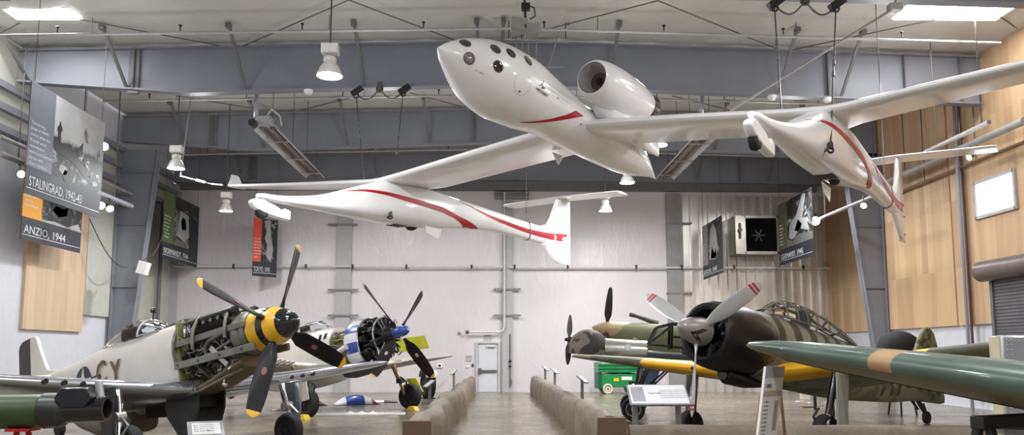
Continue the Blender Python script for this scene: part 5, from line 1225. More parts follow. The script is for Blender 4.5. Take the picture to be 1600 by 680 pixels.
cbn = [((-2.1, .36, .0), (-2.35, .46, .5)), ((-2.75, .5, -.1), (-2.75, .5, .62)), ((-3.3, .5, -.1), (-3.3, .5, .64)), ((-3.9, .48, -.1), (-3.9, .48, .6)), ((-4.4, .42, -.1), (-4.7, .38, .3))]
for s_ in (1, -1):
    for a, b in cbn: A_(MB().bar((a[0], a[1] * s_, a[2]), (b[0], b[1] * s_, b[2]), .07), 'cabin_post', BLK)
    A_(MB().tube([(-2.1, .36 * s_, .0), (-4.4, .42 * s_, -.1)], .035, 8), 'cabin_sill', BLK); A_(MB().tube([(-2.35, .46 * s_, .5), (-2.75, .5 * s_, .62), (-3.3, .5 * s_, .64), (-3.9, .48 * s_, .6), (-4.7, .38 * s_, .3)], .04, 8), 'cabin_roof_rail', BLK)
    A_(MB().bar((-2.1, .38 * s_, -.02), (-2.75, .51 * s_, .55), .05), 'cabin_diagonal', BLK); A_(MB().tube([(-2.75, .5 * s_, .25), (-3.9, .48 * s_, .25)], .025, 8), 'cabin_mid_rail', BLK)
    A_(MB().add([(-2.15, .37 * s_, .0), (-2.36, .455 * s_, .48), (-2.75, .49 * s_, .6), (-3.9, .47 * s_, .58), (-4.3, .42 * s_, -.08)], [(0, 1, 2, 3, 4)]), 'cabin_glazing', GLASS)
    wheel_parts(sa, (-1.75, 1.0 * s_, A.b((*A.w((-1.75, s_, 0))[:2], .33))[2]), (0, 1, 0), .33, .18, RUBBER, GALV, off=OA)
    A_(MB().cyl((-2.2, .45 * s_, -.5), (-1.75, .9 * s_, -1.75), .045, n=10).cyl((-2.9, .42 * s_, -.5), (-1.8, .9 * s_, -1.65), .03, n=8), 'gear_strut', DARKM)
A_(MB().bar((-2.5, -.55, -.4), (-2.2, -.75, -1.25), .3, .05, up=(0, 1, 0)), 'blue_fairing', mat('pale_blue', srgb(124, 152, 192), .5))
A_(MB().box((-3.3, 0, .05), (.5, .5, .5)), 'cabin_seat', mat('seat_grey', srgb(110, 106, 104), .6), bevel=.05)
A_(MB().cyl((-7.2, 0, -.3), (-7.3, 0, A.b((*A.w((-7.3, 0, 0))[:2], .0))[2]), .05, n=10), 'tail_skid', DARKM)
# tan fighter with one upright blade, farther back
B2_ = Pose((3.72, 27.0, .83), 174, 6)
gb = B2_.b((*B2_.w((-2, 0, 0))[:2], 0)); OB = tuple(-gb)
st_ = thing('light_aircraft', 'tan-nosed machine with one tall upright black blade, farthest of the right-hand row', 'aircraft', B2_.mat(gb), 'fighters on the hangar floor')
def C_(mb, name, m, parent=None, **k): return mb.build(name, m, parent or st_, off=OB if parent is None else None, **k)
TANC = camo('tan_green_camouflage', [srgb(178, 152, 118), srgb(120, 122, 88)], .55, .6, (.5,), dist=.4)
C_(MB().lathe([(.5, .001), (.45, .08), (.3, .17), (.05, .25), (-.1, .28)], n=30), 'spinner', TANC)
C_(MB().loft([superell(x, 0, z, w, t_, b_, 2.2, 30) for x, w, z, t_, b_ in ((-.1, .28, -.02, .28, .3), (-.8, .38, -.05, .36, .5), (-1.8, .44, -.06, .42, .6), (-3, .45, -.06, .42, .6), (-5, .35, 0, .35, .4), (-7.5, .05, .1, .1, .1))]), 'fuselage', TANC)
prop(st_, OB, 3, 4, 1.45, CH47, (58, 26), [mat('dark_brown_blade', (1, 1, 1)), OFFW], tip=.97, r0=.2)
C_(MB().cyl((-.9, -.0, .55), (-1.7, 0, .36), .06, .09, n=12).cyl((-.72, -.0, .58), (-.9, 0, .55), .08, n=12), 'gun_barrel', OLIVE)
for s_ in (1, -1):
    C_(MB().cyl((-1.3, .4 * s_, -.4), (-1.2, .9 * s_, -1.9), .06, n=10), 'gear_leg', DARKM); wheel_parts(st_, (-1.2, 1.0 * s_, B2_.b((*B2_.w((-1.2, s_, 0))[:2], .3))[2]), (0, 1, 0), .3, .16, RUBBER, GALV, off=OB)
C_(MB().cyl((-6.8, 0, 0), (-7.0, 0, B2_.b((*B2_.w((-7.0, 0, 0))[:2], 0))[2]), .05, n=10), 'tail_skid', DARKM)
# ================================================================== big green wing in the right foreground on its trestle
d_ = unit(V3((2.0, -4.4, 0))); tip = V3(atY(1143, 534, 10.2)); root = V3(atY(1600, 598, 6.9)); spd = unit(root - tip)
ch = unit(V3((-spd[1], spd[0], 0))); ch = unit(ch - V3((0, 0, .2))); nv = np.cross(spd, ch); 
if nv[2] < 0: nv = -nv
def gring(s, c, t, dz=0, le=0):
    o = tip + spd * s; return [o + ch * (u * c + le) + nv * (v * c + dz) for u, v in airfoil(18, t * 1.22, .02)]
GREEN = None
def greenwing():
    m, nt, b = newmat('green_wing_paint'); co = objco(nt)
    sp = N(nt, 'ShaderNodeTexCoord'); sx = N(nt, 'ShaderNodeSeparateXYZ'); nt.links.new(sp.outputs['Object'], sx.inputs[0])
    base = ramp(nt, noise(nt, co, 1.5, 5), [(.3, srgb(66, 82, 72)), (.7, srgb(88, 106, 96))])
    b.inputs['Roughness'].default_value = .34; b.inputs['Coat Weight'].default_value = .25
    nt.links.new(base, b.inputs['Base Color']); return m
GW = greenwing(); GU = mat('green_wing_belly', srgb(112, 106, 84), .5, var=.12, vs=1.5); PATCH = mat('tan_patch', srgb(172, 136, 96), .5)
gt = thing('aircraft_wing', 'long dark green aircraft wing with a tan patch on its leading edge, right foreground', 'wing', (tip[0] + 1.3, tip[1] - 2.0, 0))
og = -V3(gt.location)
SS = [(0, .15, .1, .35), (.05, .4, .12, .2), (.18, .75, .14, .1), (.5, 1.15, .15, .03), (1.0, 1.45, .16, 0), (1.8, 1.7, .165, 0), (2.06, 1.77, .168, 0), (2.34, 1.84, .17, 0), (3.2, 2.05, .175, 0), (4.5, 2.35, .18, 0), (5.8, 2.6, .18, 0)]
rg = [gring(s, c, t, 0, le) for s, c, t, le in SS]
def gmi(i, j):
    if i == 6 and 14 <= j <= 19: return 2
    return 1 if 20 <= j else 0
mb = MB().loft(rg, True, gmi, capmi=0); mb.build('wing_skin', [GW, GU, PATCH], gt, off=og)
ln = MB(); 
def gpt(s, u_idx, eps=.004):
    k = np.searchsorted([q[0] for q in SS], s) - 1; k = max(0, min(k, len(SS) - 2)); f_ = (s - SS[k][0]) / (SS[k + 1][0] - SS[k][0]); p = V3(rg[k][u_idx]) * (1 - f_) + V3(rg[k + 1][u_idx]) * f_; return p + nv * eps
ln.strip([gpt(s, 12) for s in np.linspace(.7, 2.6, 16)], [gpt(s, 11) for s in np.linspace(.7, 2.6, 16)]).build('red_walkway_line', mat('faded_red', srgb(168, 84, 74), .5), gt, off=og)
MB().tube([gpt(s, 24, -.004) for s in np.linspace(.6, 5, 14)], .006, 6).build('panel_seam', mat('seam_dark', srgb(74, 70, 58), .6), gt, off=og)
# trestle carrying it
def trestle(s, label):
    p = V3(rg[0][0]); k = np.searchsorted([q[0] for q in SS], s); lowz = min(q[2] for q in rg[k]) - .02
    c = tip + spd * s + ch * .75
    zt_ = c[2] + nv[2] * 0 - .17 - .2 * .75 * .0
    t = thing('wing_trestle', label, 'trestle', (c[0], c[1], 0)); zt_ = float(np.interp(s, [q[0] for q in SS], [min(v[2] for v in r) for r in rg])) - .0
    dk = mat('trestle_black', srgb(36, 34, 33), .6)
    e = unit(V3((ch[0], ch[1], 0))); f = V3((spd[0], spd[1], 0))
    MB().bar(e * -.55 + V3((0, 0, zt_ - .06)), e * .75 + V3((0, 0, zt_ - .06)), .14, .12).build('top_rail', dk, t, bevel=.01)
    for a in (-.45, .6):
        for b in (-1, 1): MB().bar(e * a + f * .05 * b + V3((0, 0, zt_ - .1)), e * a + f * .4 * b, .07, .07).build('leg', dk, t)
    for b in (-1, 1): MB().bar(e * -.45 + f * .25 * b + V3((0, 0, .45)), e * .6 + f * .25 * b + V3((0, 0, .45)), .05, .05).build('cross_bar', dk, t)
    MB().box(e * .1 + V3((0, 0, zt_ - .16)), (.5, .3, .05)).build('pad', GALV, t)
trestle(3.1, 'black trestle standing under the dark green foreground wing')
# riveted aluminium tail section standing behind it
p0, p1 = atY(1568, 524, 10.6), atY(1690, 520, 10.6)
t = thing('riveted_section', 'bare riveted aluminium airframe section standing behind the green wing at right edge', 'airframe section', ((p0[0] + p1[0]) / 2, 10.9, 0))
w, h = p1[0] - p0[0], p0[2]
RIV = mat('riveted_aluminium', srgb(188, 194, 200), .3, .8, var=.12, vs=2)
MB().box((0, -.12, h / 2), (w, .26, h)).build('skin', RIV, t, bevel=.03)
rv = MB()
for z in np.arange(.08, h, .07): rv.sphere((-w / 2 + .07, -.255, z), .011, 8).sphere((-w / 2 + .13, -.255, z), .011, 8)
for x in np.arange(-w / 2 + .1, w / 2, .07): rv.sphere((x, -.255, h - .08), .011, 8)
rv.build('rivets', GALV, t, kind='stuff')
MB().box((-w / 2 - .01, -.12, h / 2), (.03, .22, h * .98)).build('edge_angle', mat('edge_cream', srgb(206, 198, 168), .5), t)
# ================================================================== banners
def photo_mat(name, seed, horizon=.5, dark=.1, style=0):
    """a grainy monochrome war photograph: pale sky above, broken dark ground below"""
    m, nt, b = newmat(name); tc = N(nt, 'ShaderNodeTexCoord'); mp = N(nt, 'ShaderNodeMapping'); mp.inputs['Location'].default_value = (seed * 3.7, seed * 1.3, seed)
    nt.links.new(tc.outputs['Object'], mp.inputs[0]); co = mp.outputs[0]
    sp = N(nt, 'ShaderNodeSeparateXYZ'); nt.links.new(tc.outputs['Object'], sp.inputs[0])
    f = noise(nt, co, 2.2 if style == 0 else 1.5, 7, .68, 1.2)
    grd = ramp(nt, f, [(.46, (.008, .008, .01)), (.54, (.03, .03, .03)), (.61, (.25, .25, .25)), (.7, (.6, .6, .6))])
    sky = ramp(nt, noise(nt, co, .7, 4), [(.3, (.30, .30, .31)), (.7, (.52, .52, .52))])
    ad = N(nt, 'ShaderNodeMath', operation='MULTIPLY_ADD'); nt.links.new(noise(nt, co, 1.3, 5), ad.inputs[0]); ad.inputs[1].default_value = .5; nt.links.new(sp.outputs['Z'], ad.inputs[2])
    dv = N(nt, 'ShaderNodeMath', operation='DIVIDE'); dv.inputs[1].default_value = 10; nt.links.new(ad.outputs[0], dv.inputs[0])
    mx = N(nt, 'ShaderNodeMixRGB'); nt.links.new(ramp(nt, dv.outputs[0], [(min(.98, horizon / 10 - .008), (0, 0, 0)), (min(1, horizon / 10 + .008), (1, 1, 1))]), mx.inputs[0])
    nt.links.new(grd, mx.inputs[1]); nt.links.new(sky, mx.inputs[2]); nt.links.new(mx.outputs[0], b.inputs['Base Color']); b.inputs['Roughness'].default_value = .6
    return m
CHAR = mat('banner_charcoal', srgb(42, 44, 54), .6, var=.04)
TXTW = mat('banner_text', srgb(204, 206, 208), .6, var=.02)
def banner(label, P0, P1, z0, z1, panelcol, title, lines, pm, figs=(), wires=True, tw=.9, left=.3):
    """hangs from P0 (left edge, as read) to P1 (right edge)"""
    P0, P1 = V3((*P0, 0)), V3((*P1, 0)); e = unit(P1 - P0); nrm = V3((e[1], -e[0], 0)); W = np.linalg.norm(P1 - P0); H = z1 - z0
    M = Matrix(((e[0], -nrm[0], 0, P0[0]), (e[1], -nrm[1], 0, P0[1]), (0, 0, 1, z0), (0, 0, 0, 1)))
    t = thing('hanging_banner', label, 'banner', M)                     # local: x along, -y towards the reader, z up
    fl = lambda x0, x1, a, b, d, nm, m: MB().box(((x0 + x1) / 2, -d, (a + b) / 2), (x1 - x0, .012, b - a)).build(nm, m, t)
    fl(0, W, 0, H, 0, 'backing', mat('banner_cloth', srgb(60, 60, 66), .7))
    bz = H * .25; fl(0, W, 0, bz, .012, 'title_band', CHAR); fl(0, W * left, bz, H, .012, 'text_panel', panelcol); pp = fl(W * left, W, bz, H, .012, 'photograph', pm)
    fl(W * .02, W * .98, H * .055, H * .062, .02, 'rule_line', TXTW)
    ws = title.split(' '); os_ = [lettering(q, (0, -.02, H * .08), (1, 0, 0), (0, 0, 1), H * .125, TXTW, t, 'lettering', ext=.003) for q in ws]
    wd = [max(v.co.x for v in o.data.vertices) for o in os_]; k = min(1.25, W * tw * .75 / (sum(wd) + .045 * H * (len(ws) - 1))); x = W * .04
    for o, q in zip(os_, wd):
        for v in o.data.vertices: v.co.x *= k
        o.location.x = x; x += (q + .045 * H) * k
    for i, s_ in enumerate(lines):
        if not s_: continue
        o = lettering(s_, (W * .025, -.02, H * (.63 - .052 * i)), (1, 0, 0), (0, 0, 1), H * .042, TXTW, t, 'lettering', ext=.002)
        wm = max(v.co.x for v in o.data.vertices); k = min(1.1, W * left * .9 / wm)
        for v in o.data.vertices: v.co.x *= k
    inkd = mat('photo_black', srgb(40, 40, 42), .6); inkl = mat('photo_pale', srgb(158, 156, 156), .6); inkm = mat('photo_mid', srgb(104, 102, 100), .6)
    for poly, c in figs:
        MB().prism([(W * left + u * W * (1 - left), bz + v * (H - bz)) for u, v in poly], (1, 0, 0), (0, 0, 1), (0, -.021, 0), .004).build('photo_figure', (inkd, inkl, inkm)[c], t, smooth=0)
    MB().cyl((0, 0, H), (W, 0, H), .02, n=8).build('top_rod', GALV, t)
    for x in (W * .04, W * .96): MB().cyl((x, 0, H), (x, 0, zc(P0[0]) - .1 - z0), .01, n=6).build('hanging_wire', CABLE, t)
    return t
def man(u, v, s, lean=0):
    P = [(-.018, 0), (-.03, .05), (-.028, .1), (-.04, .07), (-.045, .11), (-.02, .15), (-.01, .16), (-.012, .185), (.01, .19), (.014, .165), (.03, .14), (.045, .1), (.04, .09), (.024, .11), (.022, .05), (.03, 0), (.01, 0), (0, .045), (-.004, 0)]
    return [(u + (x + lean * y) * s, v + y * s * 1.1) for x, y in P]
rub = [(0, .48), (.08, .5), (.15, .44), (.24, .47), (.33, .38), (.45, .36), (.6, .3), (.8, .2), (1, .14), (1, .06), (.7, .1), (.5, .2), (.3, .28), (.1, .3), (0, .34)]
blob = lambda u, v, ru, rv, n=11, seed=1: [(u + ru * math.cos(a) * q, v + rv * math.sin(a) * q) for a, q in zip(np.arange(n) * 2 * PI / n, np.random.RandomState(seed).uniform(.6, 1.1, n))]
GREYP = mat('banner_grey', srgb(112, 114, 124), .6, var=.05)
x_ = lambda px, X: float(atX(px, 300, X)[1])
XA = -12.4
banner('large STALINGRAD banner with a grey text panel and figures on rubble', (XA, x_(37, XA)), (XA, x_(157, XA)), float(atX(33, 300, XA)[2]), float(atX(42, 122, XA)[2]), GREYP, 'STALINGRAD, 1942-43',
       ['The turning', 'point of WWII', 'comes when the', 'Russian army', 'overwhelms', 'worn-out German', 'forces with', 'sheer numbers.'], photo_mat('photo_rubble', 1, 1.85 + .25),
       [(rub, 0), (man(.1, .47, 1.1), 0), (man(.46, .36, 1.0, .5), 0), (man(.62, .27, .9), 0), (man(.64, .6, .9, -.3), 2), (man(.9, .42, .8), 2)] + [(blob(u, v, r, r * .7, 9, k), c) for k, (u, v, r, c) in enumerate([(.2, .12, .09, 1), (.35, .18, .05, 2), (.5, .15, .06, 0), (.62, .08, .05, 1), (.85, .1, .06, 1), (.3, .05, .12, 0), (.75, .18, .05, 2), (.9, .22, .04, 1)])])
XB = XL + .95
banner('ANZIO banner with an orange text panel below and behind the STALINGRAD banner', (XB, x_(36, XB)), (XB, x_(130, XB)), float(atX(34, 374, XB)[2]), float(atX(34, 374, XB)[2]) + 2.95, mat('banner_orange', srgb(214, 148, 40), .6, var=.04), 'ANZIO, 1944', ['', '', 'Allied', 'pushed out of', 'advance', 'toward Rome.'], photo_mat('photo_tank', 4, 9, style=1),
       [([(.2, .2), (.26, .42), (.42, .55), (.6, .52), (.72, .36), (.66, .18), (.4, .1)], 0), ([(.24, .22), (.32, .3), (.5, .28), (.62, .34), (.6, .2), (.4, .13)], 2), ([(.0, .02), (.3, .05), (.62, .02), (.9, .12), (1, 0), (0, 0)], 1), (man(.9, .12, 1.6), 0)])
XC = -14.5
banner('NORMANDY banner with a green text panel beside the left steel column', (XC, x_(257, XC)), (XC, x_(312, XC)), float(atX(257, 404, XC)[2]), float(atX(257, 298, XC)[2]), mat('banner_green', srgb(84, 104, 54), .6, var=.05), 'NORMANDY, 1944', ['Allied forces', 'land on the', 'beaches in', 'the largest', 'invasion', 'of the war', 'in Europe.'], photo_mat('photo_landing', 7, 9, style=1),
       [([(.1, .2), (.2, .75), (.55, .7), (.6, .25), (.4, .12)], 1), ([(.24, .5), (.3, .62), (.42, .6), (.48, .4), (.3, .36)], 2), ([(.6, 0), (.7, .55), (1, .3), (1, 0)], 0), ([(0, 0), (.06, .15), (.5, .1), (.6, 0)], 2), ([(0, .85), (.4, .78), (1, .9), (1, 1), (0, 1)], 0)])
pa, pb = atY(397, 340, 37.4), atY(434, 352, 38.3)
banner('TOKYO banner with a red text panel in front of the pale back wall', (pa[0], 37.4), (pb[0], 38.3), float(atY(397, 431, 37.4)[2]), float(pa[2]), mat('banner_red', srgb(214, 76, 52), .6, var=.04), 'TOKYO, 1945', ['A raid', 'destroys', 'the city', 'by fire', 'from the', 'air above', 'Japan.'], photo_mat('photo_raid', 9, 9, style=1),
       [([(.15, .95), (.3, .7), (.2, .55), (.35, .4), (.3, .15), (.6, 0), (.75, .3), (.6, .6), (.5, 1)], 1), ([(.75, .35), (.85, .6), (.7, .7), (.95, .9), (1, .5)], 0)], left=.33)
XD = 10.15
banner('BERLIN banner with a grey text panel in front of the ribbed wall', (XD, x_(1096, XD)), (XD, x_(1127, XD)), float(atX(1098, 438, XD)[2]), float(atX(1096, 356, XD)[2]), mat('banner_mauve', srgb(150, 142, 146), .6, var=.05), 'BERLIN, 1945', ['The final', 'battle for', 'the city', 'ends the', 'war in', 'Europe.'], photo_mat('photo_ruins', 12, 9, style=1),
       [([(.1, .1), (.2, .8), (.4, .95), (.6, .75), (.7, .3), (.5, .05)], 1), ([(.8, 0), (.82, 1), (1, 1), (1, 0)], 0), ([(.2, .1), (.3, .4), (.45, .2), (.55, .35), (.6, .08)], 2)], left=.28)
XE = 13.5
banner('GERMANY banner with an olive text panel beside the black vent box', (XE, x_(1215, XE)), (XE, x_(1268, XE)), float(atX(1217, 416, XE)[2]), float(atX(1214, 322, XE)[2]), mat('banner_olive', srgb(100, 98, 76), .6, var=.05), 'GERMANY, 1945', ['Allied', 'bombing', 'cripples', 'industry', 'and ends', 'the war', 'at home.'], photo_mat('photo_wreck', 15, 9, style=1),
       [([(.05, .2), (.1, .45), (.4, .62), (.65, .98), (.78, .95), (.62, .5), (.8, .45), (.85, .2), (.5, .3), (.2, .1)], 1), ([(.3, .3), (.45, .5), (.6, .38), (.5, .22)], 0), ([(0, 0), (1, 0), (1, .15), (.5, .2), (0, .1)], 2)], left=.28)
# ================================================================== padded barriers along the walkway
PAD = None
def pad_mat():
    m, nt, b = newmat('barrier_covering'); co = objco(nt)
    nt.links.new(ramp(nt, noise(nt, co, 1.6, 6, .6, .6), [(.3, srgb(104, 94, 82)), (.6, srgb(128, 117, 103)), (.8, srgb(146, 135, 120))]), b.inputs['Base Color'])
    b.inputs['Roughness'].default_value = .62; bump(nt, b, noise(nt, co, 2.2, 5, .6, 1), .5, .08); return m
PAD = pad_mat(); PADE = mat('barrier_end_brown', srgb(96, 74, 60), .6, var=.08)
def barrier(label, path, w, h, seed, endcap=True, wob=.05, top=.75):
    """a low padded wall following a floor path"""
    rr = np.random.RandomState(seed); path = [V3((*p, 0)) for p in path]
    L = [0]
    for a, b in zip(path, path[1:]): L.append(L[-1] + np.linalg.norm(b - a))
    n = int(L[-1] / .3) + 2; S_ = np.linspace(0, L[-1], n); rings = []
    ph = rr.uniform(0, 6, 6)
    for s in S_:
        p = V3([np.interp(s, L, [q[k] for q in path]) for k in range(3)]); q = V3([np.interp(min(s + .1, L[-1]), L, [q[k] for q in path]) for k in range(3)]); q0 = V3([np.interp(max(s - .1, 0), L, [q[k] for q in path]) for k in range(3)])
        d = unit(q - q0); e = V3((-d[1], d[0], 0))
        wv = lambda k, f: wob * (math.sin(s * f + ph[k]) * .6 + math.sin(s * f * 2.3 + ph[k + 1]) * .4)
        hh = h + wv(0, 1.7) * .7; a, b_ = -w / 2 - wv(1, 1.9), w / 2 + wv(2, 1.6); ct = wv(3, 1.3)
        pts = [(a, 0), (a * 1.06, h * .3), (a, h * .62), (a * .82, hh * .9), (a * .5, hh * 1.0), (ct, hh * 1.03), (b_ * .5, hh * 1.0), (b_ * .82, hh * .9), (b_, h * .62), (b_ * 1.06, h * .3), (b_, 0)]
        rings.append([p + e * x + V3((0, 0, z)) for x, z in pts])
    c = path[0]; t = thing('padded_barrier', label, 'barrier', tuple(c)); off = tuple(-c)
    MB().loft(rings).build('covering', PAD, t, off=off, smooth=60)
    if endcap:
        d = unit(path[1] - path[0]); yaw = math.atan2(d[1], d[0]); Rz = np.array(Matrix.Rotation(yaw, 3, 'Z'))
        MB().box(c - d * .06 + V3((0, 0, h * .5)), (.1, w * 1.06, h * 1.0), Rz).build('end_board', PADE, t, off=off, bevel=.01)
    return t
yl = 13.35
barrier('padded tan barrier along the left side of the walkway with a brown end', [(-1.30, yl), (-1.26, 17), (-1.38, 21), (-1.2, 25), (-1.3, 29), (-1.22, 34), (-1.15, 37.5)], .44, .76, 4, wob=.07)
barrier('padded tan barrier along the right side of the walkway with a brown end', [(1.95, 13.75), (1.96, 17), (1.9, 22), (1.92, 27), (1.86, 32), (1.8, 37.5)], .46, .78, 9, wob=.05)
barrier('low tan barrier running right in front of the black-nosed fighter', [(2.3, 14.05), (4.9, 14.0), (4.92, 14.0), (7.6, 13.9), (10.5, 13.8), (13.5, 13.7)], .34, .6, 12, endcap=False, wob=.02)
o = MB().torus((4.9, 14.0, .3), (1, 0, 0), .02, .01, 8, 6)
# ================================================================== reading rails and signs
def stanchion(label, px, ptop, pbase, yaw, wide=.3, hgt=None, m=None):
    g = atZ(px, pbase, 0); Y = g[1]; z = float(atY(px, ptop, Y)[2])
    t = thing('label_stand', label, 'sign stand', (g[0], g[1], 0), 'label stands along the walkway'); t.rotation_euler = (0, 0, yaw)
    gm = mat('stand_grey', srgb(120, 118, 118), .45, .3)
    MB().box((0, 0, z * .48), (.12, .06, z * .96)).build('post', gm, t, bevel=.008); MB().box((0, 0, .012), (.3, .26, .024)).build('base_plate', gm, t, bevel=.006)
    Rm = np.array(Matrix.Rotation(math.radians(38), 3, 'X'))
    MB().box((0, -.02, z - .06), (wide, .36, .035), Rm).build('label_panel', gm, t, bevel=.006); MB().box(V3((0, -.02, z - .06)) + Rm @ V3((0, 0, .02)), (wide * .9, .32, .006), Rm).build('label_sheet', mat('label_white', srgb(214, 212, 212), .5), t)
    return t
stanchion('grey label stand left of the walkway nearest the blue-nosed fighter', 671, 597, 645, -1.05, .34)
stanchion('thin dark label stand farther along the left barrier by the exit door', 709, 580, 614, -1.0, .26)
stanchion('grey label stand right of the walkway nearest the brown barrier end', 910, 590, 648, 1.1, .34)
stanchion('second grey label stand along the right barrier from the brown end', 867, 578, 620, 1.0, .28)
stanchion('farthest label stand along the right barrier', 852, 574, 614, 1.0, .24)
def lettered_lines(o, x, y, size, w, n, parent, m, gap, seed, Rm=None):
    rr = random.Random(seed)
# angled reading panel in front of the black-nosed fighter
Yp = 14.9; c0, c1 = atY(980, 604, Yp), atY(1068, 604, Yp); zt_, zb2 = float(c0[2]), float(atY(1000, 632, Yp - .3)[2])
t = thing('reading_panel', 'white angled reading panel on two grey posts before the black-nosed fighter', 'sign', ((c0[0] + c1[0]) / 2 + .02, Yp - .15, 0))
w = c1[0] - c0[0]; hh = zt_ - zb2; dp = .46; ang = math.atan2(hh, dp); L = math.hypot(hh, dp); Rm = np.array(Matrix.Rotation(ang, 3, 'X')); ctr = V3((0, 0, (zt_ + zb2) / 2))
frm = mat('panel_frame', srgb(150, 150, 152), .4, .4); PW_ = mat('panel_white', srgb(236, 236, 240), .45, var=.02); pg = mat('panel_grey', srgb(168, 170, 178), .5)
MB().box(ctr, (w + .06, L + .06, .04), Rm).build('panel_frame', frm, t, bevel=.008)
MB().box(ctr + Rm @ V3((0, 0, .023)), (w, L, .006), Rm).build('panel_sheet', PW_, t)
MB().box(ctr + Rm @ V3((-w * .36, -.0, .028)), (w * .22, L * .78, .004), Rm).build('panel_picture', pg, t)
for i in range(5): lettering('The propeller and engine of this fighter were restored', ctr + Rm @ V3((w * .02, L * (.2 - .1 * i), .029)), Rm @ V3((1, 0, 0)), Rm @ V3((0, 1, 0)), .024, pg, t, 'lettering')
lettering('FIGHTER', ctr + Rm @ V3((-w * .18, L * .0, .029)), Rm @ V3((1, 0, 0)), Rm @ V3((0, 1, 0)), .06, pg, t, 'lettering')
for x in (-w * .4, w * .36): MB().box((x, .08, zb2 / 2 + .06), (.1, .06, zb2 + .12)).build('post', frm, t, bevel=.006)
# easel board at lower right
e0, e1 = V3(atY(1197, 573, 9.6)), V3(atY(1226, 573, 9.9))
t = thing('easel_board', 'white narrow-looking text board leaning on a wooden easel leg before the green wing', 'sign', (e0[0], 9.6, 0))
O_ = V3(t.location); top0, top1 = e0 - O_, e1 - O_; hgt = float(e0[2]); ex_ = unit(top1 - top0); W = np.linalg.norm(top1 - top0)
lean = V3((-.34, -.25, 0)); zz = V3((0, 0, 1))
pt = lambda u, v: top0 + ex_ * (u * W) + lean * (1 - v) - zz * (hgt * (1 - v))
nb = unit(np.cross(ex_, pt(0, 1) - pt(0, 0))); 
bd_ = MB(); fr_ = [pt(0, 0), pt(1, 0), pt(1, 1), pt(0, 1)]; bd_.add([p - nb * .0 for p in fr_] + [p - nb * .03 for p in fr_], [(0, 1, 2, 3), (7, 6, 5, 4), (0, 4, 5, 1), (1, 5, 6, 2), (2, 6, 7, 3), (3, 7, 4, 0)]); bd_.build('board', mat('board_white', srgb(244, 242, 238), .5, var=.04), t)
def patch(u0, u1, v0, v1, m, nm): MB().add([pt(u0, v0) + nb * .003, pt(u1, v0) + nb * .003, pt(u1, v1) + nb * .003, pt(u0, v1) + nb * .003], [(0, 1, 2, 3)]).build(nm, m, t)
patch(.0, 1, .92, 1.0, mat('board_lilac', srgb(186, 178, 184), .5), 'header'); patch(0, 1, .79, .83, mat('board_tan', srgb(196, 178, 158), .5), 'divider'); patch(.1, .9, .05, .3, photo_mat('board_photo', 20, 9, style=1), 'board_picture')
patch(.66, .86, .55, .76, mat('board_mid', srgb(168, 164, 160), .5), 'side_picture')
lettering('CARRIER', pt(.1, .85) + nb * .004, ex_, pt(0, 1) - pt(0, 0), .07, mat('board_ink', srgb(130, 128, 130), .5), t, 'lettering', sx=.5)
for i in range(14): lettering('service and flew in', pt(.1, .75 - .028 * i) + nb * .004, ex_, pt(0, 1) - pt(0, 0), .022, mat('board_ink', (1, 1, 1)), t, 'lettering', sx=.62)
wood = mat('easel_wood', srgb(160, 122, 86), .6, var=.15)
MB().bar(pt(1, .84) - nb * .03, V3((.52, .75, .0)), .03, .04).build('easel_leg', wood, t); MB().bar(pt(.1, .8) - nb * .05, pt(.1, .0) - nb * .05, .03, .03).build('easel_strut', wood, t)
# label stand at the lower left
p = atY(322, 672, 12.2); t = thing('label_stand', 'low grey stand with a white label under the silver fighter at bottom', 'sign stand', (p[0], 12.2, 0))
Rm = np.array(Matrix.Rotation(.45, 3, 'Z')) @ np.array(Matrix.Rotation(.55, 3, 'X')); z = float(p[2]) + .0
gm = mat('stand_grey', (1, 1, 1)); MB().box((0, 0, z / 2), (.14, .1, z)).build('post', gm, t); MB().box((0, 0, .012), (.4, .3, .024)).build('base_plate', gm, t)
MB().box((0, 0, z), (.52, .4, .04), Rm).build('label_panel', mat('panel_frame', (1, 1, 1)), t, bevel=.01); MB().box(V3((0, 0, z)) + Rm @ V3((0, 0, .024)), (.4, .28, .006), Rm).build('label_sheet', mat('label_white', (1, 1, 1)), t)
for i in range(4): lettering('fighter of the war years', V3((0, 0, z)) + Rm @ V3((-.18, .08 - .05 * i, .029)), Rm @ V3((1, 0, 0)), Rm @ V3((0, 1, 0)), .03, pg, t, 'lettering')
# ================================================================== camouflaged tube at the lower left
Yt = 10.9; a, b = V3(atY(168, 639, Yt)), V3(atY(-60, 646, Yt)); ax = unit(b - a)
t = thing('camouflaged_tube', 'long green and brown camouflaged tube with a black open mouth, lower left corner', 'tube', (a[0] - 1.5, Yt, 0)); O_ = V3(t.location)
CAMT = camo('tube_camouflage', [srgb(92, 112, 62), srgb(58, 78, 44), srgb(134, 100, 72)], .55, .42, (.47, .6), dist=.5)
A0 = a - O_
MB().lathe([(.0, .13), (.0, .165), (.02, .17), (.5, .172), (.56, .19)], A0, ax, 40, cap=False).build('muzzle', BLK, t)
MB().lathe([(.0, .13), (.6, .125), (.6, .001)], A0, ax, 32, cap=False).build('bore', mat('bore_black', srgb(8, 8, 8), .9), t)
MB().lathe([(.5, .17), (.56, .2), (.6, .232), (.82, .236), (.84, .22)], A0, ax, 40).build('clamp_ring', mat('ring_dark', srgb(42, 44, 42), .35, var=.2), t)
MB().lathe([(.84, .21), (.9, .222), (4.2, .235), (4.6, .22), (4.9, .1)], A0, ax, 40).build('tube_body', CAMT, t)
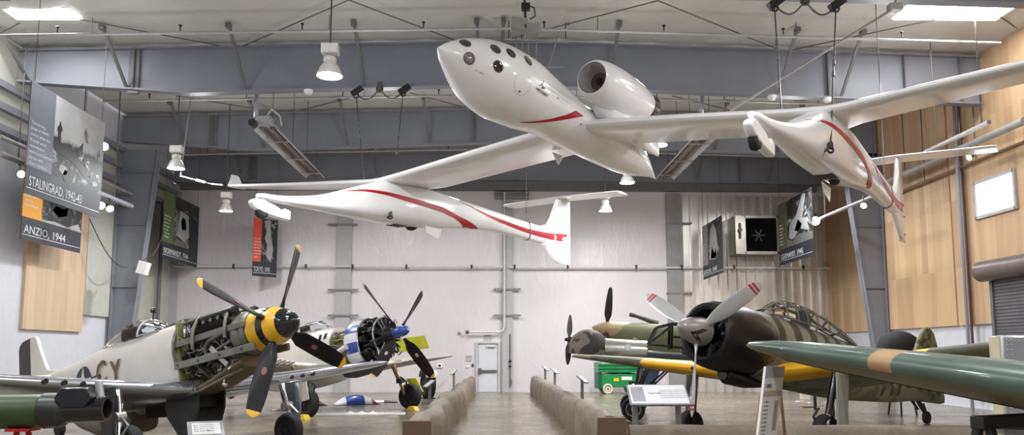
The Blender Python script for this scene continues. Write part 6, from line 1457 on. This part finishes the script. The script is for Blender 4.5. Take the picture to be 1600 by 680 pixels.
MB().prism([(0, .0), (.1, .12), (.42, .13), (.5, .0), (.4, -.13), (.1, -.13)], ax, (0, 0, 1), A0 + ax * .12 + V3((0, -.1, .17)), .2).build('mounting_bracket', BLK, t, bevel=.015)
MB().cyl(A0 + ax * .1 + V3((0, .02, .1)), A0 + ax * .16 + V3((0, .05, .36)), .05, n=12).build('bracket_strut', GALV, t)
for s_, m in ((1.1, mat('trestle_red', srgb(186, 40, 34), .45)), (3.2, mat('trestle_red', (1, 1, 1)))):
    c = A0 + ax * s_
    for dx in (-.22, .22):
        MB().bar(c + V3((dx * .3, 0, -.24)), V3(((c + V3((dx, 0, 0)))[0], -.35, 0)) , .04).bar(c + V3((dx * .3, 0, -.24)), V3(((c + V3((dx, 0, 0)))[0], .35, 0)), .04).build('trestle_leg', m, t)
    MB().box(c + V3((0, 0, -.235)), (.3, .3, .04)).build('saddle', m, t)
MB().box((A0 + ax * .3)[:2].tolist() + [.37], (.16, .1, .74)).build('prop_post', mat('post_blue_grey', srgb(120, 130, 146), .5), t)
# ================================================================== things on the floor
def chock(label, px, py):
    g = atZ(px, py, 0); o = MB().prism([(-.22, 0), (.22, 0), (.1, .14), (-.1, .14)], (1, 0, 0), (0, 0, 1), (0, 0, 0), .22).build('wheel_chock', mat('chock_yellow', srgb(220, 196, 60), .5), None, bevel=.01); o.location = g + V3((0, 0, .001)); o.rotation_euler = (0, 0, -.6); tag(o, label, 'wheel chock', 'yellow wheel chocks')
chock('yellow wheel chock at the front wheel of the blue-nosed fighter', 645, 642); chock('yellow wheel chock beside the rear main wheel behind the silver fighter', 474, 656)
def cowl_panel(label, px, py, w, l, arch_, yaw, cols):
    g = atZ(px, py, 0); mb = MB(); n = 12; k = len(cols)
    rows = [[(l * (j / n - .5), w * (i / 8 - .5), .012 + arch_ * (1 - (2 * j / n - 1) ** 2) * (1 - (2 * i / 8 - 1) ** 2)) for j in range(n + 1)] for i in range(9)]
    for a, b in zip(rows, rows[1:]):
        o_ = len(mb.v); mb.v += [tuple(p) for p in a + b]
        for j in range(n): mb.f.append([o_ + j, o_ + j + 1, o_ + n + 2 + j, o_ + n + 1 + j]); mb.m.append(int(j * k / n))
    o = mb.build('cowling_panel', cols, None, solid=.02, smooth=50); o.location = g; o.rotation_euler = (0, 0, yaw); tag(o, label, 'engine cover', 'engine covers lying on the floor')
MAROON = mat('maroon_paint', srgb(110, 36, 44), .4)
cowl_panel('curved blue, white and maroon engine cover lying behind the blue-nosed fighter', 556, 632, .9, 1.6, .34, .35, [OFFW, BLUE, BLUE, OFFW, MAROON])
cowl_panel('dark and white curved engine cover lying left of the blue one', 484, 634, .8, 1.0, .24, .6, [OFFW, DARKM, MAROON, DARKM])
cowl_panel('flat pale engine cover lying farthest left on the floor', 455, 641, .7, 1.2, .08, .2, [BARE, OFFW])
cowl_panel('flat maroon and white cover lying at the right of the blue cover', 590, 629, .7, 1.5, .06, .1, [MAROON, OFFW, DARKM])
g = atZ(552, 647, 0); t = thing('drip_sheet', 'white sheet with crumpled paper lying on the floor under the fighters', 'sheet', tuple(g))
MB().box((0, 0, .006), (3.2, 1.0, .01), np.array(Matrix.Rotation(.1, 3, 'Z'))).build('sheet', mat('sheet_white', srgb(214, 212, 208), .6), t)
rr = random.Random(8)
for k in range(3):
    x = -.1 + k * .35; MB().add([(x - .15, -.1, .01), (x + .1, -.15, .012), (x + .16, .1, .01), (x - .1, .14, .012), (x, .02, .09), (x + .07, -.06, .06)], [(0, 1, 5), (1, 2, 5), (2, 4, 5), (2, 3, 4), (3, 0, 4), (0, 5, 4)]).build('crumpled_paper', mat('paper_white', srgb(232, 230, 226), .6), t)
g = atZ(668.5, 623, 0); t = thing('undercarriage_unit', 'tall black tyre under a grey fender standing behind the brown blade of the blue-nosed fighter', 'landing gear', tuple(g)); t.rotation_euler = (0, 0, .35)
tw = wheel_parts(t, (0, 0, .6), (1, 0, 0), .6, .42, RUBBER, DARKM, name='tyre')
MB().loft([[(x, math.cos(a) * r_, .62 + math.sin(a) * r_) for r_ in (.66, .69) for a in (np.linspace(.4, PI - .4, 14) if r_ == .66 else np.linspace(PI - .4, .4, 14))] for x in (-.24, .24)]).build('fender', GALV, t)
MB().box((0, 0, .02), (.5, .5, .04)).build('stand', DARKM, t)
# scattered tools and parts under the black-nosed fighter
for k, (px, py, s_, lb) in enumerate(((1258, 624, .34, 'white cardboard box among the scattered parts under the striped fighter'),)):
    g = atZ(px, py, 0); t = thing('cardboard_box', lb, 'box', tuple(g)); MB().box((0, 0, s_ / 3), (s_, s_ * .8, s_ * .66)).build('carton', mat('carton_pale', srgb(214, 206, 190), .6), t); MB().box((0, -s_ * .42, s_ * .7), (s_, .02, s_ * .3), np.array(Matrix.Rotation(.6, 3, 'X'))).build('flap', mat('carton_pale', (1, 1, 1)), t)
for k in range(7):
    px, py = 1250 + (k % 4) * 14, 628 + (k // 4) * 7 + (k % 2) * 2; g = atZ(px, py, 0)
    o = MB().box((0, 0, 0.016), (rr.uniform(.3, .42), rr.uniform(.1, .2), .03)).build('loose_panel', rr.choice((BARE, OFFW, DARKM, GALV)), None, bevel=.004); o.location = g; o.rotation_euler = (0, 0, rr.uniform(0, 3))
    tag(o, 'loose metal strip in the scatter on the floor under the striped fighter', 'metal strip', 'scattered metal strips')
# green scissor lift by the back wall
g = atY(966, 608, 37.5); t = thing('scissor_lift', 'green scissor lift parked by the back wall behind the camouflaged wing', 'scissor lift', (g[0], g[1], 0)); t.rotation_euler = (0, 0, .12)
GRN = mat('lift_green', srgb(24, 128, 70), .35, var=.08, coat=.3); GRND = mat('lift_dark_green', srgb(16, 84, 50), .4)
MB().box((0, 0, .62), (2.0, .8, .62)).build('chassis', GRN, t, bevel=.03); MB().box((0, 0, 1.2), (2.1, .86, .42)).build('platform_base', GRN, t, bevel=.02)
MB().box((-.96, 0, .85), (.16, .84, 1.2)).build('ladder_end', GRND, t, bevel=.02)
for k in range(3): MB().box((0, -.44, 1.0 + .16 * k), (2.1, .03, .04)).build('platform_rail', GRND, t)
for x in (-.6, .62):
    for y in (-.36, .36): wheel_parts(t, (x, y, .24), (0, 1, 0), .24, .18, mat('white_tyre', srgb(206, 198, 180), .6), DARKM, name='wheel')
MB().box((.3, -.41, .72), (.5, .02, .16)).build('data_plate', OFFW, t); MB().box((-.2, -.41, .66), (.24, .02, .14)).build('warning_label', YEL, t); MB().box((.55, -.41, .48), (.3, .02, .2)).build('control_box', BLK, t)
for x0, x1 in ((-.8, .8), (.8, -.8)): MB().bar((x0, -.2, .92), (x1, -.2, 1.02), .06).build('scissor_arm', DARKM, t)
# black domed drum between the striped fighter's wing and its fin
g = atY(1405, 560, 24.2); t = thing('domed_drum', 'black dome-topped drum behind the striped wing, left of the mottled fin', 'drum', (g[0], 24.2, 0)); zt_ = float(atY(1405, 517, 24.2)[2])
MB().lathe([(1.45, .3), (1.47, .6), (zt_ - .6, .63), (zt_ - .4, .6), (zt_ - .2, .5), (zt_ - .08, .34), (zt_ - .01, .15), (zt_, .001)], (0, 0, 0), (0, 0, 1), 40).build('shell', mat('drum_black', srgb(16, 16, 17), .7, var=.2), t)
MB().torus((0, 0, zt_ - .62), (0, 0, 1), .635, .02, 36, 8).build('hoop', DARKM, t)
for k in range(3): MB().cyl((.2 * math.cos(k * 2.1), .2 * math.sin(k * 2.1), 1.47), (.45 * math.cos(k * 2.1), .45 * math.sin(k * 2.1), 0), .03, n=8).build('leg', DARKM, t)
